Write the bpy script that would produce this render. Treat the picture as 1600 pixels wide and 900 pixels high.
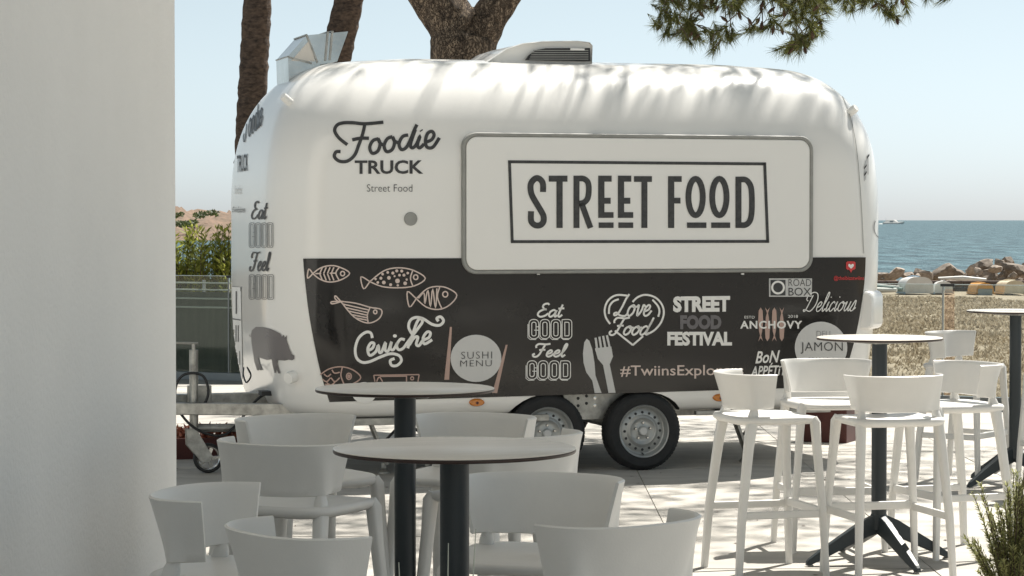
import bpy, bmesh, math, random
from mathutils import Vector, Matrix, noise
from mathutils.geometry import tessellate_polygon

for o in list(bpy.data.objects):
    bpy.data.objects.remove(o)
SC = bpy.context.scene
COL = SC.collection
rad = math.radians
RND = random.Random(11)

# ------------------------------------------------------------------ camera
F = 3778.0                      # focal length in photo pixels (85 mm on 36 mm)
PITCH = rad(1.607)
CAM = Vector((0, 0, 1.70))
cd = bpy.data.cameras.new('camera')
cam = bpy.data.objects.new('camera', cd)
COL.objects.link(cam)
cam.location = CAM
cam.rotation_euler = (rad(90) - PITCH, 0, 0)
cd.sensor_width = 36
cd.lens = 85.0
cd.clip_start = 0.1
cd.clip_end = 80000
SC.camera = cam
SC.render.resolution_x = 1024
SC.render.resolution_y = 576

# ------------------------------------------------------------------ light
SUN = Vector((0.40, 0.50, 1.0)).normalized()      # direction towards the sun
elev = math.asin(SUN.z)
W = bpy.data.worlds.new('World')
SC.world = W
W.use_nodes = True
nt = W.node_tree
bg = nt.nodes['Background']
sky = nt.nodes.new('ShaderNodeTexSky')
sky.sky_type = 'NISHITA'
sky.sun_disc = False
sky.sun_elevation = elev
sky.sun_rotation = math.atan2(SUN.x, SUN.y)
sky.altitude = 0
sky.air_density = 0.5
sky.dust_density = 0.6
sky.ozone_density = 4.0
hs = nt.nodes.new('ShaderNodeHueSaturation')      # hazy, pale summer sky
hs.inputs['Saturation'].default_value = 0.40
hs.inputs['Hue'].default_value = 0.455
nt.links.new(sky.outputs[0], hs.inputs['Color'])
nt.links.new(hs.outputs[0], bg.inputs[0])
bg.inputs[1].default_value = 0.076
sl = bpy.data.lights.new('sun', 'SUN')
sl.energy = 4.9
sl.angle = rad(0.55)
sl.color = (1.0, 0.96, 0.885)
so = bpy.data.objects.new('sun', sl)
so.rotation_euler = SUN.to_track_quat('Z', 'Y').to_euler()
so.location = (10, 10, 20)
COL.objects.link(so)
SC.view_settings.view_transform = 'Standard'
SC.view_settings.look = 'None'
SC.view_settings.gamma = 1
SC.view_settings.exposure = 0.80
SC.render.engine = 'CYCLES'

# ------------------------------------------------------------------ helpers
UPC = Vector((0, math.sin(PITCH), math.cos(PITCH)))
FWD = Vector((0, math.cos(PITCH), -math.sin(PITCH)))


def ray(x, y):
    return FWD + Vector(((x - 800) / F, 0, 0)) + UPC * ((450 - y) / F)


def at(x, y, Y):
    """photo pixel at distance Y along the view axis -> world point"""
    d = ray(x, y)
    return CAM + d * (Y / d.y)


def on_ground(x, y, z=0.0):
    d = ray(x, y)
    return CAM + d * ((z - CAM.z) / d.z)


def tag(o, label=None, cat=None, group=None, kind=None):
    if label: o['label'] = label
    if cat: o['category'] = cat
    if group: o['group'] = group
    if kind: o['kind'] = kind
    return o


def empty(name, loc=(0, 0, 0), rz=0.0, label=None, cat=None, group=None):
    o = bpy.data.objects.new(name, None)
    o.empty_display_size = 0.2
    COL.objects.link(o)
    o.location = loc
    o.rotation_euler = (0, 0, rz)
    return tag(o, label, cat, group)


def copy_tree(o, parent=None):
    c = o.copy()
    COL.objects.link(c)
    if parent is not None:
        c.parent = parent
    for ch in list(o.children):
        copy_tree(ch, c)
    return c


class MB:
    """collects shapes, then becomes one mesh object"""

    def __init__(s):
        s.v = []
        s.f = []

    def add(s, vs, fs):
        b = len(s.v)
        if any(v is None for v in vs):          # parts of a print that fall off the skin
            fs = [f for f in fs if all(vs[i] is not None for i in f)]
            vs = [v if v is not None else (0, 1, 1) for v in vs]
        s.v += [Vector(v) for v in vs]
        s.f += [tuple(i + b for i in f) for f in fs]
        return s

    def box(s, c, size, rz=0.0, M=None):
        x, y, z = [k / 2 for k in size]
        vs = [Vector((i, j, k)) for i in (-x, x) for j in (-y, y) for k in (-z, z)]
        m = Matrix.Rotation(rz, 3, 'Z') if M is None else M
        vs = [m @ v + Vector(c) for v in vs]
        return s.add(vs, [(0, 1, 3, 2), (4, 6, 7, 5), (0, 4, 5, 1), (2, 3, 7, 6), (0, 2, 6, 4), (1, 5, 7, 3)])

    def bar(s, a, b, w, h, up=(0, 0, 1)):
        a, b = Vector(a), Vector(b)
        d = (b - a)
        L = d.length
        d.normalize()
        sd = d.cross(Vector(up))
        if sd.length < 1e-4: sd = d.cross(Vector((1, 0, 0)))
        sd.normalize()
        u = sd.cross(d)
        M = Matrix((d, sd, u)).transposed()
        return s.box((a + b) / 2, (L, w, h), M=M)

    def tube(s, pts, rs, n=10, cap=True, sq=None, ref=None):
        """tube along pts; rs number, list, or list of (rx, ry); sq = superellipse power"""
        pts = [Vector(p) for p in pts]
        if not isinstance(rs, (list, tuple)): rs = [rs] * len(pts)
        b = len(s.v)
        prev = Vector(ref) if ref else None
        for i, p in enumerate(pts):
            d = (pts[min(i + 1, len(pts) - 1)] - pts[max(i - 1, 0)]).normalized()
            if prev is None:
                prev = d.orthogonal()
            e1 = (prev - d * prev.dot(d)).normalized()
            e2 = d.cross(e1)
            prev = e1
            r = rs[i]
            rx, ry = r if isinstance(r, (tuple, list)) else (r, r)
            for k in range(n):
                a = 2 * math.pi * k / n
                c, q = math.cos(a), math.sin(a)
                if sq:
                    c = math.copysign(abs(c) ** sq, c)
                    q = math.copysign(abs(q) ** sq, q)
                s.v.append(p + e1 * (rx * c) + e2 * (ry * q))
        for i in range(len(pts) - 1):
            for k in range(n):
                k2 = (k + 1) % n
                s.f.append((b + i * n + k, b + i * n + k2, b + (i + 1) * n + k2, b + (i + 1) * n + k))
        if cap:
            s.f.append(tuple(b + k for k in range(n))[::-1])
            e = b + (len(pts) - 1) * n
            s.f.append(tuple(e + k for k in range(n)))
        return s

    def lathe(s, prof, n=32, M=None, cap=True):
        """profile [(r, z)] spun round z; M 4x4 places it"""
        M = M or Matrix()
        b = len(s.v)
        for r, z in prof:
            for k in range(n):
                a = 2 * math.pi * k / n
                s.v.append(M @ Vector((r * math.cos(a), r * math.sin(a), z)))
        for i in range(len(prof) - 1):
            for k in range(n):
                k2 = (k + 1) % n
                s.f.append((b + i * n + k, b + i * n + k2, b + (i + 1) * n + k2, b + (i + 1) * n + k))
        if cap:
            s.f.append(tuple(b + k for k in range(n))[::-1])
            e = b + (len(prof) - 1) * n
            s.f.append(tuple(e + k for k in range(n)))
        return s

    def rings(s, loops, cap=True, closed=True):
        b = len(s.v)
        n = len(loops[0])
        for lp in loops: s.v += [Vector(p) for p in lp]
        for i in range(len(loops) - 1):
            for k in range(n if closed else n - 1):
                k2 = (k + 1) % n
                s.f.append((b + i * n + k, b + i * n + k2, b + (i + 1) * n + k2, b + (i + 1) * n + k))
        if cap:
            s.f.append(tuple(b + k for k in range(n))[::-1])
            e = b + (len(loops) - 1) * n
            s.f.append(tuple(e + k for k in range(n)))
        return s

    def mesh(s, name, mat=None, smooth=True, angle=35, fix=True):
        me = bpy.data.meshes.new(name)
        me.from_pydata([tuple(v) for v in s.v], [], s.f)
        if fix:
            bm = bmesh.new()
            bm.from_mesh(me)
            bmesh.ops.recalc_face_normals(bm, faces=bm.faces)
            bm.to_mesh(me)
            bm.free()
        if mat: me.materials.append(mat)
        if smooth:
            me.polygons.foreach_set('use_smooth', [True] * len(me.polygons))
            if angle < 180:
                me.set_sharp_from_angle(angle=rad(angle))
        me.update()
        return me

    def build(s, name, mat=None, parent=None, smooth=True, angle=35, bevel=0, fix=True):
        o = bpy.data.objects.new(name, s.mesh(name, mat, smooth, angle, fix))
        COL.objects.link(o)
        if parent is not None: o.parent = parent
        if bevel:
            m = o.modifiers.new('bevel', 'BEVEL')
            m.width = bevel
            m.segments = 2
            m.limit_method = 'ANGLE'
            m.angle_limit = rad(40)
        return o


def mat(name, col, rough=0.5, metal=0.0, noise_amt=0.0, noise_scale=8.0, bump=0.0, bump_scale=60.0, col2=None,
        spec=None, coat=0.0, objrand=0.0, stretch=None, detail=5.0, sss=None, trans=0.0):
    m = bpy.data.materials.new(name)
    m.use_nodes = True
    t = m.node_tree
    p = t.nodes['Principled BSDF']
    p.inputs['Base Color'].default_value = (*col, 1)
    p.inputs['Roughness'].default_value = rough
    p.inputs['Metallic'].default_value = metal
    if spec is not None: p.inputs['Specular IOR Level'].default_value = spec
    if coat:
        p.inputs['Coat Weight'].default_value = coat
        p.inputs['Coat Roughness'].default_value = 0.10
    src = None
    tc = t.nodes.new('ShaderNodeTexCoord')
    vec = tc.outputs['Object']
    if stretch:
        mp = t.nodes.new('ShaderNodeMapping')
        mp.inputs['Scale'].default_value = stretch
        t.links.new(vec, mp.inputs[0])
        vec = mp.outputs[0]
    if noise_amt or col2:
        n = t.nodes.new('ShaderNodeTexNoise')
        n.inputs['Scale'].default_value = noise_scale
        n.inputs['Detail'].default_value = detail
        n.inputs['Roughness'].default_value = 0.6
        t.links.new(vec, n.inputs['Vector'])
        cr = t.nodes.new('ShaderNodeValToRGB')
        c2 = col2 or tuple(max(0, c * (1 - noise_amt)) for c in col)
        cr.color_ramp.elements[0].position = 0.32
        cr.color_ramp.elements[1].position = 0.68
        cr.color_ramp.elements[0].color = (*c2, 1)
        cr.color_ramp.elements[1].color = (*col, 1)
        t.links.new(n.outputs['Fac'], cr.inputs[0])
        src = cr.outputs[0]
    if objrand:
        oi = t.nodes.new('ShaderNodeObjectInfo')
        mr = t.nodes.new('ShaderNodeMapRange')
        mr.inputs['To Min'].default_value = 1 - objrand
        mr.inputs['To Max'].default_value = 1 + objrand * 0.4
        t.links.new(oi.outputs['Random'], mr.inputs['Value'])
        mx = t.nodes.new('ShaderNodeMix')
        mx.data_type = 'RGBA'
        mx.blend_type = 'MULTIPLY'
        mx.inputs['Factor'].default_value = 1
        if src: t.links.new(src, mx.inputs['A'])
        else: mx.inputs['A'].default_value = (*col, 1)
        t.links.new(mr.outputs[0], mx.inputs['B'])
        src = mx.outputs['Result']
    if src: t.links.new(src, p.inputs['Base Color'])
    if bump:
        b = t.nodes.new('ShaderNodeTexNoise')
        b.inputs['Scale'].default_value = bump_scale
        b.inputs['Detail'].default_value = 4
        t.links.new(vec, b.inputs['Vector'])
        bn = t.nodes.new('ShaderNodeBump')
        bn.inputs['Strength'].default_value = bump
        bn.inputs['Distance'].default_value = 0.01
        t.links.new(b.outputs['Fac'], bn.inputs['Height'])
        t.links.new(bn.outputs[0], p.inputs['Normal'])
    if trans:
        p.inputs['Transmission Weight'].default_value = trans
    return m


def glass_mat(name, tint, refl=0.12, alpha_tint=(0.93, 0.96, 0.95)):
    m = bpy.data.materials.new(name)
    m.use_nodes = True
    t = m.node_tree
    t.nodes.remove(t.nodes['Principled BSDF'])
    tr = t.nodes.new('ShaderNodeBsdfTransparent')
    tr.inputs[0].default_value = (*alpha_tint, 1)
    gl = t.nodes.new('ShaderNodeBsdfGlossy')
    gl.inputs['Roughness'].default_value = 0.03
    gl.inputs['Color'].default_value = (*tint, 1)
    fr = t.nodes.new('ShaderNodeFresnel')
    fr.inputs[0].default_value = 1.45
    mx = t.nodes.new('ShaderNodeMixShader')
    t.links.new(fr.outputs[0], mx.inputs[0])
    t.links.new(tr.outputs[0], mx.inputs[1])
    t.links.new(gl.outputs[0], mx.inputs[2])
    t.links.new(mx.outputs[0], t.nodes['Material Output'].inputs[0])
    return m


def leaf_mat(name, c1, c2, scale=3.0, rough=0.55):
    m = bpy.data.materials.new(name)
    m.use_nodes = True
    t = m.node_tree
    p = t.nodes['Principled BSDF']
    g = t.nodes.new('ShaderNodeNewGeometry')
    cr = t.nodes.new('ShaderNodeValToRGB')
    cr.color_ramp.elements[0].color = (*c1, 1)
    cr.color_ramp.elements[1].color = (*c2, 1)
    t.links.new(g.outputs['Random Per Island'], cr.inputs[0])
    t.links.new(cr.outputs[0], p.inputs['Base Color'])
    p.inputs['Roughness'].default_value = rough
    tl = t.nodes.new('ShaderNodeBsdfTranslucent')
    t.links.new(cr.outputs[0], tl.inputs[0])
    mx = t.nodes.new('ShaderNodeMixShader')
    mx.inputs[0].default_value = 0.5
    t.links.new(p.outputs[0], mx.inputs[1])
    t.links.new(tl.outputs[0], mx.inputs[2])
    t.links.new(mx.outputs[0], t.nodes['Material Output'].inputs[0])
    return m


M = {}
M['stucco'] = mat('white_stucco', (0.86, 0.845, 0.815), 0.85, noise_amt=0.05, noise_scale=1.3, bump=0.4, bump_scale=48)
M['slab'] = mat('pale_concrete_slab', (0.53, 0.50, 0.45), 0.8, noise_scale=2.2, col2=(0.39, 0.367, 0.33), bump=0.25,
                bump_scale=90, objrand=0.10, stretch=(0.6, 2.4, 1))
M['joint'] = mat('dark_joint', (0.30, 0.285, 0.26), 0.9, noise_amt=0.2)
M['gelcoat'] = mat('white_gelcoat', (0.87, 0.855, 0.82), 0.26, coat=0.5, noise_amt=0.015, noise_scale=1.2)
M['vinyl'] = mat('charcoal_vinyl', (0.016, 0.0145, 0.014), 0.11, spec=0.45, noise_amt=0.25, noise_scale=1.5)
M['ink'] = mat('black_ink', (0.03, 0.031, 0.032), 0.5, noise_scale=40, col2=(0.06, 0.06, 0.06))
M['print_white'] = mat('print_white', (0.86, 0.845, 0.81), 0.5)
M['print_grey'] = mat('print_grey', (0.16, 0.15, 0.155), 0.5)
M['print_pale'] = mat('print_pale_grey', (0.62, 0.615, 0.60), 0.5)
M['print_pink'] = mat('print_dusty_pink', (0.50, 0.34, 0.285), 0.5)
M['print_blush'] = mat('print_blush', (0.70, 0.57, 0.51), 0.5)
M['print_red'] = mat('print_red', (0.62, 0.05, 0.05), 0.5)
M['pig'] = mat('print_pig_grey', (0.17, 0.155, 0.155), 0.45)
M['seal'] = mat('grey_seal', (0.33, 0.33, 0.31), 0.5, noise_amt=0.2, noise_scale=10)
M['galv'] = mat('galvanised_steel', (0.50, 0.49, 0.455), 0.42, metal=0.8, col2=(0.27, 0.265, 0.245), noise_scale=14, bump=0.2, bump_scale=40)
M['chrome'] = mat('polished_steel', (0.66, 0.655, 0.63), 0.16, metal=1.0, bump=0.25, bump_scale=7, col2=(0.45, 0.445, 0.42), noise_scale=3)
M['rubber'] = mat('tyre_rubber', (0.022, 0.023, 0.024), 0.75, noise_amt=0.3, noise_scale=20, bump=0.3, bump_scale=80)
M['rim'] = mat('silver_rim', (0.44, 0.45, 0.44), 0.38, metal=0.6, noise_amt=0.12, noise_scale=15)
M['black'] = mat('black_plastic', (0.02, 0.021, 0.022), 0.5)
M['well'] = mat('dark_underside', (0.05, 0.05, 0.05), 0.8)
M['amber'] = mat('amber_lens', (0.62, 0.20, 0.015), 0.25, coat=0.6)
M['plastic'] = mat('white_plastic', (0.76, 0.745, 0.71), 0.38, noise_amt=0.07, noise_scale=5, bump=0.06, bump_scale=160)
M['table_top'] = mat('beige_laminate', (0.74, 0.69, 0.62), 0.27, noise_scale=3, col2=(0.68, 0.63, 0.56), stretch=(1, 9, 1))
M['table_edge'] = mat('dark_brown_edge', (0.035, 0.018, 0.014), 0.4)
M['slate'] = mat('slate_powder_coat', (0.022, 0.030, 0.034), 0.45, bump=0.05, bump_scale=200)
M['bark'] = mat('pine_bark', (0.22, 0.165, 0.12), 0.9, noise_scale=7, col2=(0.07, 0.05, 0.038), bump=1.0, bump_scale=22, stretch=(1.6, 1.6, 0.7))
M['palm_bark'] = mat('palm_bark', (0.15, 0.105, 0.078), 0.9, noise_scale=13, col2=(0.03, 0.021, 0.017), bump=1.0, bump_scale=26, stretch=(1, 1, 2.2), detail=8)
M['twig'] = mat('twig', (0.10, 0.07, 0.05), 0.9)
M['cone'] = mat('pine_cone', (0.12, 0.065, 0.04), 0.8, noise_amt=0.4, noise_scale=60)
M['needle'] = leaf_mat('pine_needles', (0.055, 0.07, 0.02), (0.22, 0.22, 0.065))
M['rosemary'] = leaf_mat('rosemary_leaves', (0.14, 0.16, 0.06), (0.48, 0.47, 0.21))
M['hedge'] = leaf_mat('hedge_leaves', (0.13, 0.16, 0.025), (0.52, 0.54, 0.12))
M['frond'] = leaf_mat('palm_fronds', (0.05, 0.08, 0.02), (0.12, 0.16, 0.05))
M['straw'] = leaf_mat('dry_grass_blades', (0.20, 0.15, 0.095), (0.45, 0.38, 0.285), rough=0.8)
M['red_leaf'] = leaf_mat('red_brown_leaves', (0.14, 0.03, 0.02), (0.36, 0.14, 0.07))
M['field'] = mat('dry_field', (0.34, 0.275, 0.195), 0.95, noise_scale=1.3, col2=(0.22, 0.17, 0.115), bump=0.9, bump_scale=6, detail=9)
M['rock'] = mat('breakwater_rock', (0.47, 0.395, 0.325), 0.9, noise_scale=2.6, col2=(0.22, 0.175, 0.14), bump=0.9, bump_scale=4, objrand=0.5)
M['land'] = mat('headland_rock', (0.235, 0.155, 0.11), 0.95, noise_scale=0.45, col2=(0.10, 0.075, 0.05), detail=9)
M['mesh'] = mat('green_shade_mesh', (0.085, 0.095, 0.06), 0.8, noise_scale=3, col2=(0.055, 0.064, 0.04), bump=0.6, bump_scale=60, stretch=(6, 6, 0.5))
M['wire'] = mat('pale_wire', (0.45, 0.47, 0.40), 0.5)
M['glass'] = glass_mat('clear_glass', (0.9, 0.95, 0.95))
M['peach'] = glass_mat('peach_tinted_glass', (0.9, 0.7, 0.6), alpha_tint=(0.97, 0.91, 0.875))
M['glass_edge'] = mat('glass_edge', (0.62, 0.70, 0.68), 0.2)
M['alu'] = mat('aluminium', (0.30, 0.31, 0.31), 0.4, metal=0.8)
M['maroon'] = mat('maroon_paint', (0.085, 0.022, 0.018), 0.5, noise_amt=0.3, noise_scale=6)
M['tan_wood'] = mat('tan_wood', (0.38, 0.25, 0.14), 0.6, noise_amt=0.25, noise_scale=5, stretch=(8, 8, 1))
M['boat_white'] = mat('weathered_white_hull', (0.72, 0.72, 0.70), 0.5, noise_scale=2.4, col2=(0.60, 0.58, 0.54))
M['boat_cream'] = mat('weathered_cream_hull', (0.68, 0.62, 0.47), 0.6, noise_scale=3, col2=(0.55, 0.47, 0.33))
M['boat_blue'] = mat('pale_blue_paint', (0.28, 0.42, 0.55), 0.5)
M['boat_orange'] = mat('orange_hull', (0.66, 0.33, 0.07), 0.5, noise_amt=0.25, noise_scale=4)
M['boat_grey'] = mat('grey_hull', (0.25, 0.30, 0.31), 0.5)
M['kayak_green'] = mat('grey_green_stripe', (0.20, 0.27, 0.25), 0.5)
M['dry_stone'] = mat('dark_stone_wall', (0.16, 0.12, 0.10), 0.95, noise_scale=2, col2=(0.07, 0.055, 0.05), bump=0.8, bump_scale=6)

def bark_plates(m, scale, dark, c_lo, c_hi, st):
    t = m.node_tree
    p = t.nodes['Principled BSDF']
    tc = t.nodes.new('ShaderNodeTexCoord')
    mp = t.nodes.new('ShaderNodeMapping')
    mp.inputs['Scale'].default_value = st
    t.links.new(tc.outputs['Object'], mp.inputs[0])
    nz = t.nodes.new('ShaderNodeTexNoise')
    nz.inputs['Scale'].default_value = scale * .8
    nz.inputs['Detail'].default_value = 6
    t.links.new(mp.outputs[0], nz.inputs['Vector'])
    ad = t.nodes.new('ShaderNodeVectorMath')
    ad.operation = 'MULTIPLY_ADD'
    ad.inputs[1].default_value = (.26, .26, .26)
    t.links.new(nz.outputs['Color'], ad.inputs[0])
    t.links.new(mp.outputs[0], ad.inputs[2])
    vo = t.nodes.new('ShaderNodeTexVoronoi')
    vo.feature = 'DISTANCE_TO_EDGE'
    vo.inputs['Scale'].default_value = scale
    t.links.new(ad.outputs[0], vo.inputs['Vector'])
    r1 = t.nodes.new('ShaderNodeValToRGB')
    r1.color_ramp.elements[0].color = (*dark, 1)
    r1.color_ramp.elements[1].position = .16
    r1.color_ramp.elements[1].color = (1, 1, 1, 1)
    t.links.new(vo.outputs['Distance'], r1.inputs[0])
    r2 = t.nodes.new('ShaderNodeValToRGB')
    r2.color_ramp.elements[0].position = .35
    r2.color_ramp.elements[1].position = .68
    r2.color_ramp.elements[0].color = (*c_lo, 1)
    r2.color_ramp.elements[1].color = (*c_hi, 1)
    t.links.new(nz.outputs['Fac'], r2.inputs[0])
    mx = t.nodes.new('ShaderNodeMix')
    mx.data_type = 'RGBA'
    mx.blend_type = 'MULTIPLY'
    mx.inputs['Factor'].default_value = 1
    t.links.new(r2.outputs[0], mx.inputs['A'])
    t.links.new(r1.outputs[0], mx.inputs['B'])
    t.links.new(mx.outputs['Result'], p.inputs['Base Color'])
    bn = t.nodes.new('ShaderNodeBump')
    bn.inputs['Distance'].default_value = .05
    bn.inputs['Strength'].default_value = 1
    t.links.new(r1.outputs[0], bn.inputs['Height'])
    t.links.new(bn.outputs[0], p.inputs['Normal'])


bark_plates(M['bark'], 24, (.52, .46, .42), (.10, .07, .048), (.36, .27, .19), (1, 1, .5))

# sea
ms = bpy.data.materials.new('sea_water')
ms.use_nodes = True
t = ms.node_tree
p = t.nodes['Principled BSDF']
p.inputs['Base Color'].default_value = (0.030, 0.105, 0.135, 1)
p.inputs['Roughness'].default_value = 0.5
p.inputs['Specular IOR Level'].default_value = 0.22
tc = t.nodes.new('ShaderNodeTexCoord')
mp = t.nodes.new('ShaderNodeMapping')
mp.inputs['Scale'].default_value = (0.42, 0.075, 1)
t.links.new(tc.outputs['Object'], mp.inputs[0])
n1 = t.nodes.new('ShaderNodeTexNoise')
n1.inputs['Scale'].default_value = 1.0
n1.inputs['Detail'].default_value = 5
n1.inputs['Roughness'].default_value = 0.65
t.links.new(mp.outputs[0], n1.inputs['Vector'])
bn = t.nodes.new('ShaderNodeBump')
bn.inputs['Strength'].default_value = 0.9
bn.inputs['Distance'].default_value = 1.6
t.links.new(n1.outputs['Fac'], bn.inputs['Height'])
t.links.new(bn.outputs[0], p.inputs['Normal'])
cr = t.nodes.new('ShaderNodeValToRGB')
cr.color_ramp.elements[0].position = 0.40
cr.color_ramp.elements[1].position = 0.60
cr.color_ramp.elements[0].color = (0.012, 0.045, 0.062, 1)
cr.color_ramp.elements[1].color = (0.065, 0.135, 0.16, 1)
t.links.new(n1.outputs['Fac'], cr.inputs[0])
t.links.new(cr.outputs[0], p.inputs['Base Color'])
M['sea'] = ms

# ------------------------------------------------------------------ setting: ground, field, sea, headland
FA, FB = Vector((-9.0, 28.7, 0)), Vector((14.0, 17.75, 0))     # line of the glass fence (patio edge)


def fence_y(x):
    return FA.y + (FB.y - FA.y) * (x - FA.x) / (FB.x - FA.x)


mb = MB()
xs = [-40, -9, 14, 40]
mb.add([(-40, -30, -0.014), (40, -30, -0.014), (40, fence_y(40) , -0.014), (-40, fence_y(-40), -0.014)], [(0, 1, 2, 3)])
patio = tag(mb.build('patio', M['joint'], smooth=False), kind='structure')
sm = MB()
S = 1.2
sm.box((0, 0, -0.02), (S - 0.006, S - 0.006, 0.04))
slab_me = sm.mesh('paving_slab', M['slab'], smooth=False)
for i in range(-5, 8):
    for j in range(8, 23):
        cx, cy = 0.25 + i * S, 0.35 + j * S
        if cy > fence_y(cx) - 0.75 or abs(cx) > cy * 0.212 + 1.3:
            continue
        o = bpy.data.objects.new('paving_slab', slab_me)
        COL.objects.link(o)
        o.parent = patio
        o.location = (cx, cy, RND.uniform(-0.0015, 0.0015))
        o.rotation_euler = (0, 0, RND.choice((0, math.pi)))


def field_z(x, y):
    d = y - fence_y(x)
    if d < 0.3: return -0.08
    z = -0.06 - 0.76 * min(1.0, d / 64.0) - max(0.0, d - 70) * 0.09
    return z + 0.05 * noise.noise(Vector((x * 0.35, y * 0.35, 0))) * min(1, d / 3)


mb = MB()
gx = [-150 + 300 * i / 120 for i in range(121)]
gy = [-60 + 60 * j / 8 for j in range(8)] + [0 + 100 * j / 110 for j in range(111)]
for y in gy:
    for x in gx: mb.v.append(Vector((x, y, field_z(x, y))))
n = len(gx)
for j in range(len(gy) - 1):
    for i in range(n - 1):
        mb.f.append((j * n + i, j * n + i + 1, (j + 1) * n + i + 1, (j + 1) * n + i))
tag(mb.build('field', M['field'], angle=180, fix=False), kind='structure')

mb = MB()
mb.add([(-30000, 60, -2.0), (30000, 60, -2.0), (30000, 45000, -2.0), (-30000, 45000, -2.0)], [(0, 1, 2, 3)])
tag(mb.build('sea', M['sea'], smooth=False, fix=False), kind='structure')

# low headland across the bay
mb = MB()
nx, ny = 130, 30
for j in range(ny):
    for i in range(nx):
        x = -170 + 150 * i / (nx - 1)
        y = 440 + 130 * j / (ny - 1)
        v = j / (ny - 1)
        prof = math.sin(min(1, v * 1.7) * math.pi / 2) if v < 0.75 else (1 - v) * 4
        edge = min(1, max(0, (-24 - x) / 18)) * min(1, (x + 170) / 20)
        h = (5.4 + 1.7 * noise.noise(Vector((x * .045, y * .02, 3))) + 2.4 * noise.fractal(Vector((x * .22, y * .16, 1)), .8, 2, 5)) * prof * edge - 2.6 + 0.4
        mb.v.append(Vector((x, y, h)))
for j in range(ny - 1):
    for i in range(nx - 1):
        mb.f.append((j * nx + i, j * nx + i + 1, (j + 1) * nx + i + 1, (j + 1) * nx + i))
tag(mb.build('headland', M['land'], angle=180, fix=False), kind='structure')

# scrub on the headland
def blob_leaves(mbx, c, r, n, ls, rnd, flat=0.7):
    for _ in range(n):
        while True:
            q = Vector((rnd.uniform(-1, 1), rnd.uniform(-1, 1), rnd.uniform(-1, 1)))
            if q.length < 1: break
        p = Vector(c) + Vector((q.x * r[0], q.y * r[1], q.z * r[2]))
        a = Vector((rnd.gauss(0, 1), rnd.gauss(0, 1), rnd.gauss(0, 1))).normalized()
        b = a.orthogonal().normalized()
        s_ = ls * rnd.uniform(.6, 1.3)
        mbx.add([p - b * s_ * .5, p + b * s_ * .5, p + a * s_], [(0, 1, 2)])


mb = MB()
for k in range(12):
    x = RND.uniform(-68, -44)
    y = RND.uniform(450, 475)
    hz = 0.2 + (y - 445) * 0.12
    blob_leaves(mb, (x, y, hz), (1.6, 1.2, .55), 90, 0.5, RND)
tag(mb.build('headland_scrub', M['frond'], smooth=False, fix=False), 'dark green scrub dotted over the reddish headland', 'scrub', kind='stuff')

# dry grass tufts on the field
mb = MB()
rg = random.Random(5)
for _ in range(42000):
    u = rg.random()
    d = 0.4 + 58 * u ** 1.6
    x = rg.uniform(1.5, 15)
    y = fence_y(x) + d
    if not (0.13 < x / y < 0.24): continue
    if noise.noise(Vector((x * .5, y * .25, 7))) < rg.uniform(-.8, .1): continue
    z = field_z(x, y)
    for k in range(4):
        a = rg.uniform(0, 6.28)
        h = rg.uniform(.02, .075)
        w = 0.012 + d * 0.0006
        lx, ly = rg.gauss(0, .05), rg.gauss(0, .05)
        px, py = x + rg.gauss(0, .04), y + rg.gauss(0, .04)
        mb.add([(px - w * math.cos(a), py - w * math.sin(a), z - .01), (px + w * math.cos(a), py + w * math.sin(a), z - .01), (px + lx, py + ly, z + h)], [(0, 1, 2)])
tag(mb.build('dry_grass', M['straw'], smooth=False, fix=False), 'short straw coloured dry grass covering the field beyond the glass fence', 'grass', kind='stuff')

# ------------------------------------------------------------------ building on the left and an added overhead slab for shade
bl = empty('building', (-1.39, 10.0, 0), 0, 'plain white stucco building wall filling the left edge', 'building')
MB().box((-2.0, -4.5, 3.1), (4.0, 9.0, 6.2)).build('wall', M['stucco'], bl, smooth=False, bevel=0.012)
MB().box((2.195, -1.55, 5.6), (4.39, 8.9, 0.22)).build('added_shade_slab', M['stucco'], bl, smooth=False, bevel=0.01)  # unseen slab, added to keep direct sun off the left stools

# ------------------------------------------------------------------ food trailer
YAW = rad(16.7)
P0 = on_ground(1008, 735.5)
trailer = empty('food_trailer', P0, YAW, 'white rounded street food trailer with charcoal graphic panel parked on the patio', 'food trailer')
TI = Matrix.Translation(P0) @ Matrix.Rotation(YAW, 4, 'Z')
TINV = TI.inverted()
# local: x along the side, y away from the viewer (near side y=0), z up
UL, UR, WID, RC = -2.53, 1.89, 2.10, 0.45
ZB, ZT = 0.40, 2.79
ZW, RW = 2.08, 0.62         # roof shoulder across
ZLL, RLL = 1.72, 0.74       # left end curve
ZLR, RLR = 1.62, 0.64


def q(z, z0, r):
    if z <= z0: return 0.0
    k = min(1.0, (z - z0) / (ZT - z0))
    e = 2.0 if z0 == ZW else 2.55
    return r * (1 - max(0.0, 1 - k ** e) ** (1 / e))


def low(z, amt, h=0.8):
    k = max(0.0, (ZB + h - z) / h)
    return amt * k * k


def body_ext(z):
    zz = max(z, ZB - 0.05)
    r = 0.0
    if z < ZB + 0.10:                       # rounded bottom edge
        k = (ZB + 0.10 - z) / 0.10
        r = 0.10 * (1 - math.sqrt(max(0.0, 1 - min(1, k) ** 2))) * 0.8
    wi = q(z, ZW, RW) + low(z, 0.03) + r
    ul = UL + q(z, ZLL, RLL) + low(z, 0.11) + r
    ur = UR - q(z, ZLR, RLR) - low(z, 0.13, 1.1) - r
    return ul, ur, wi


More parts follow.
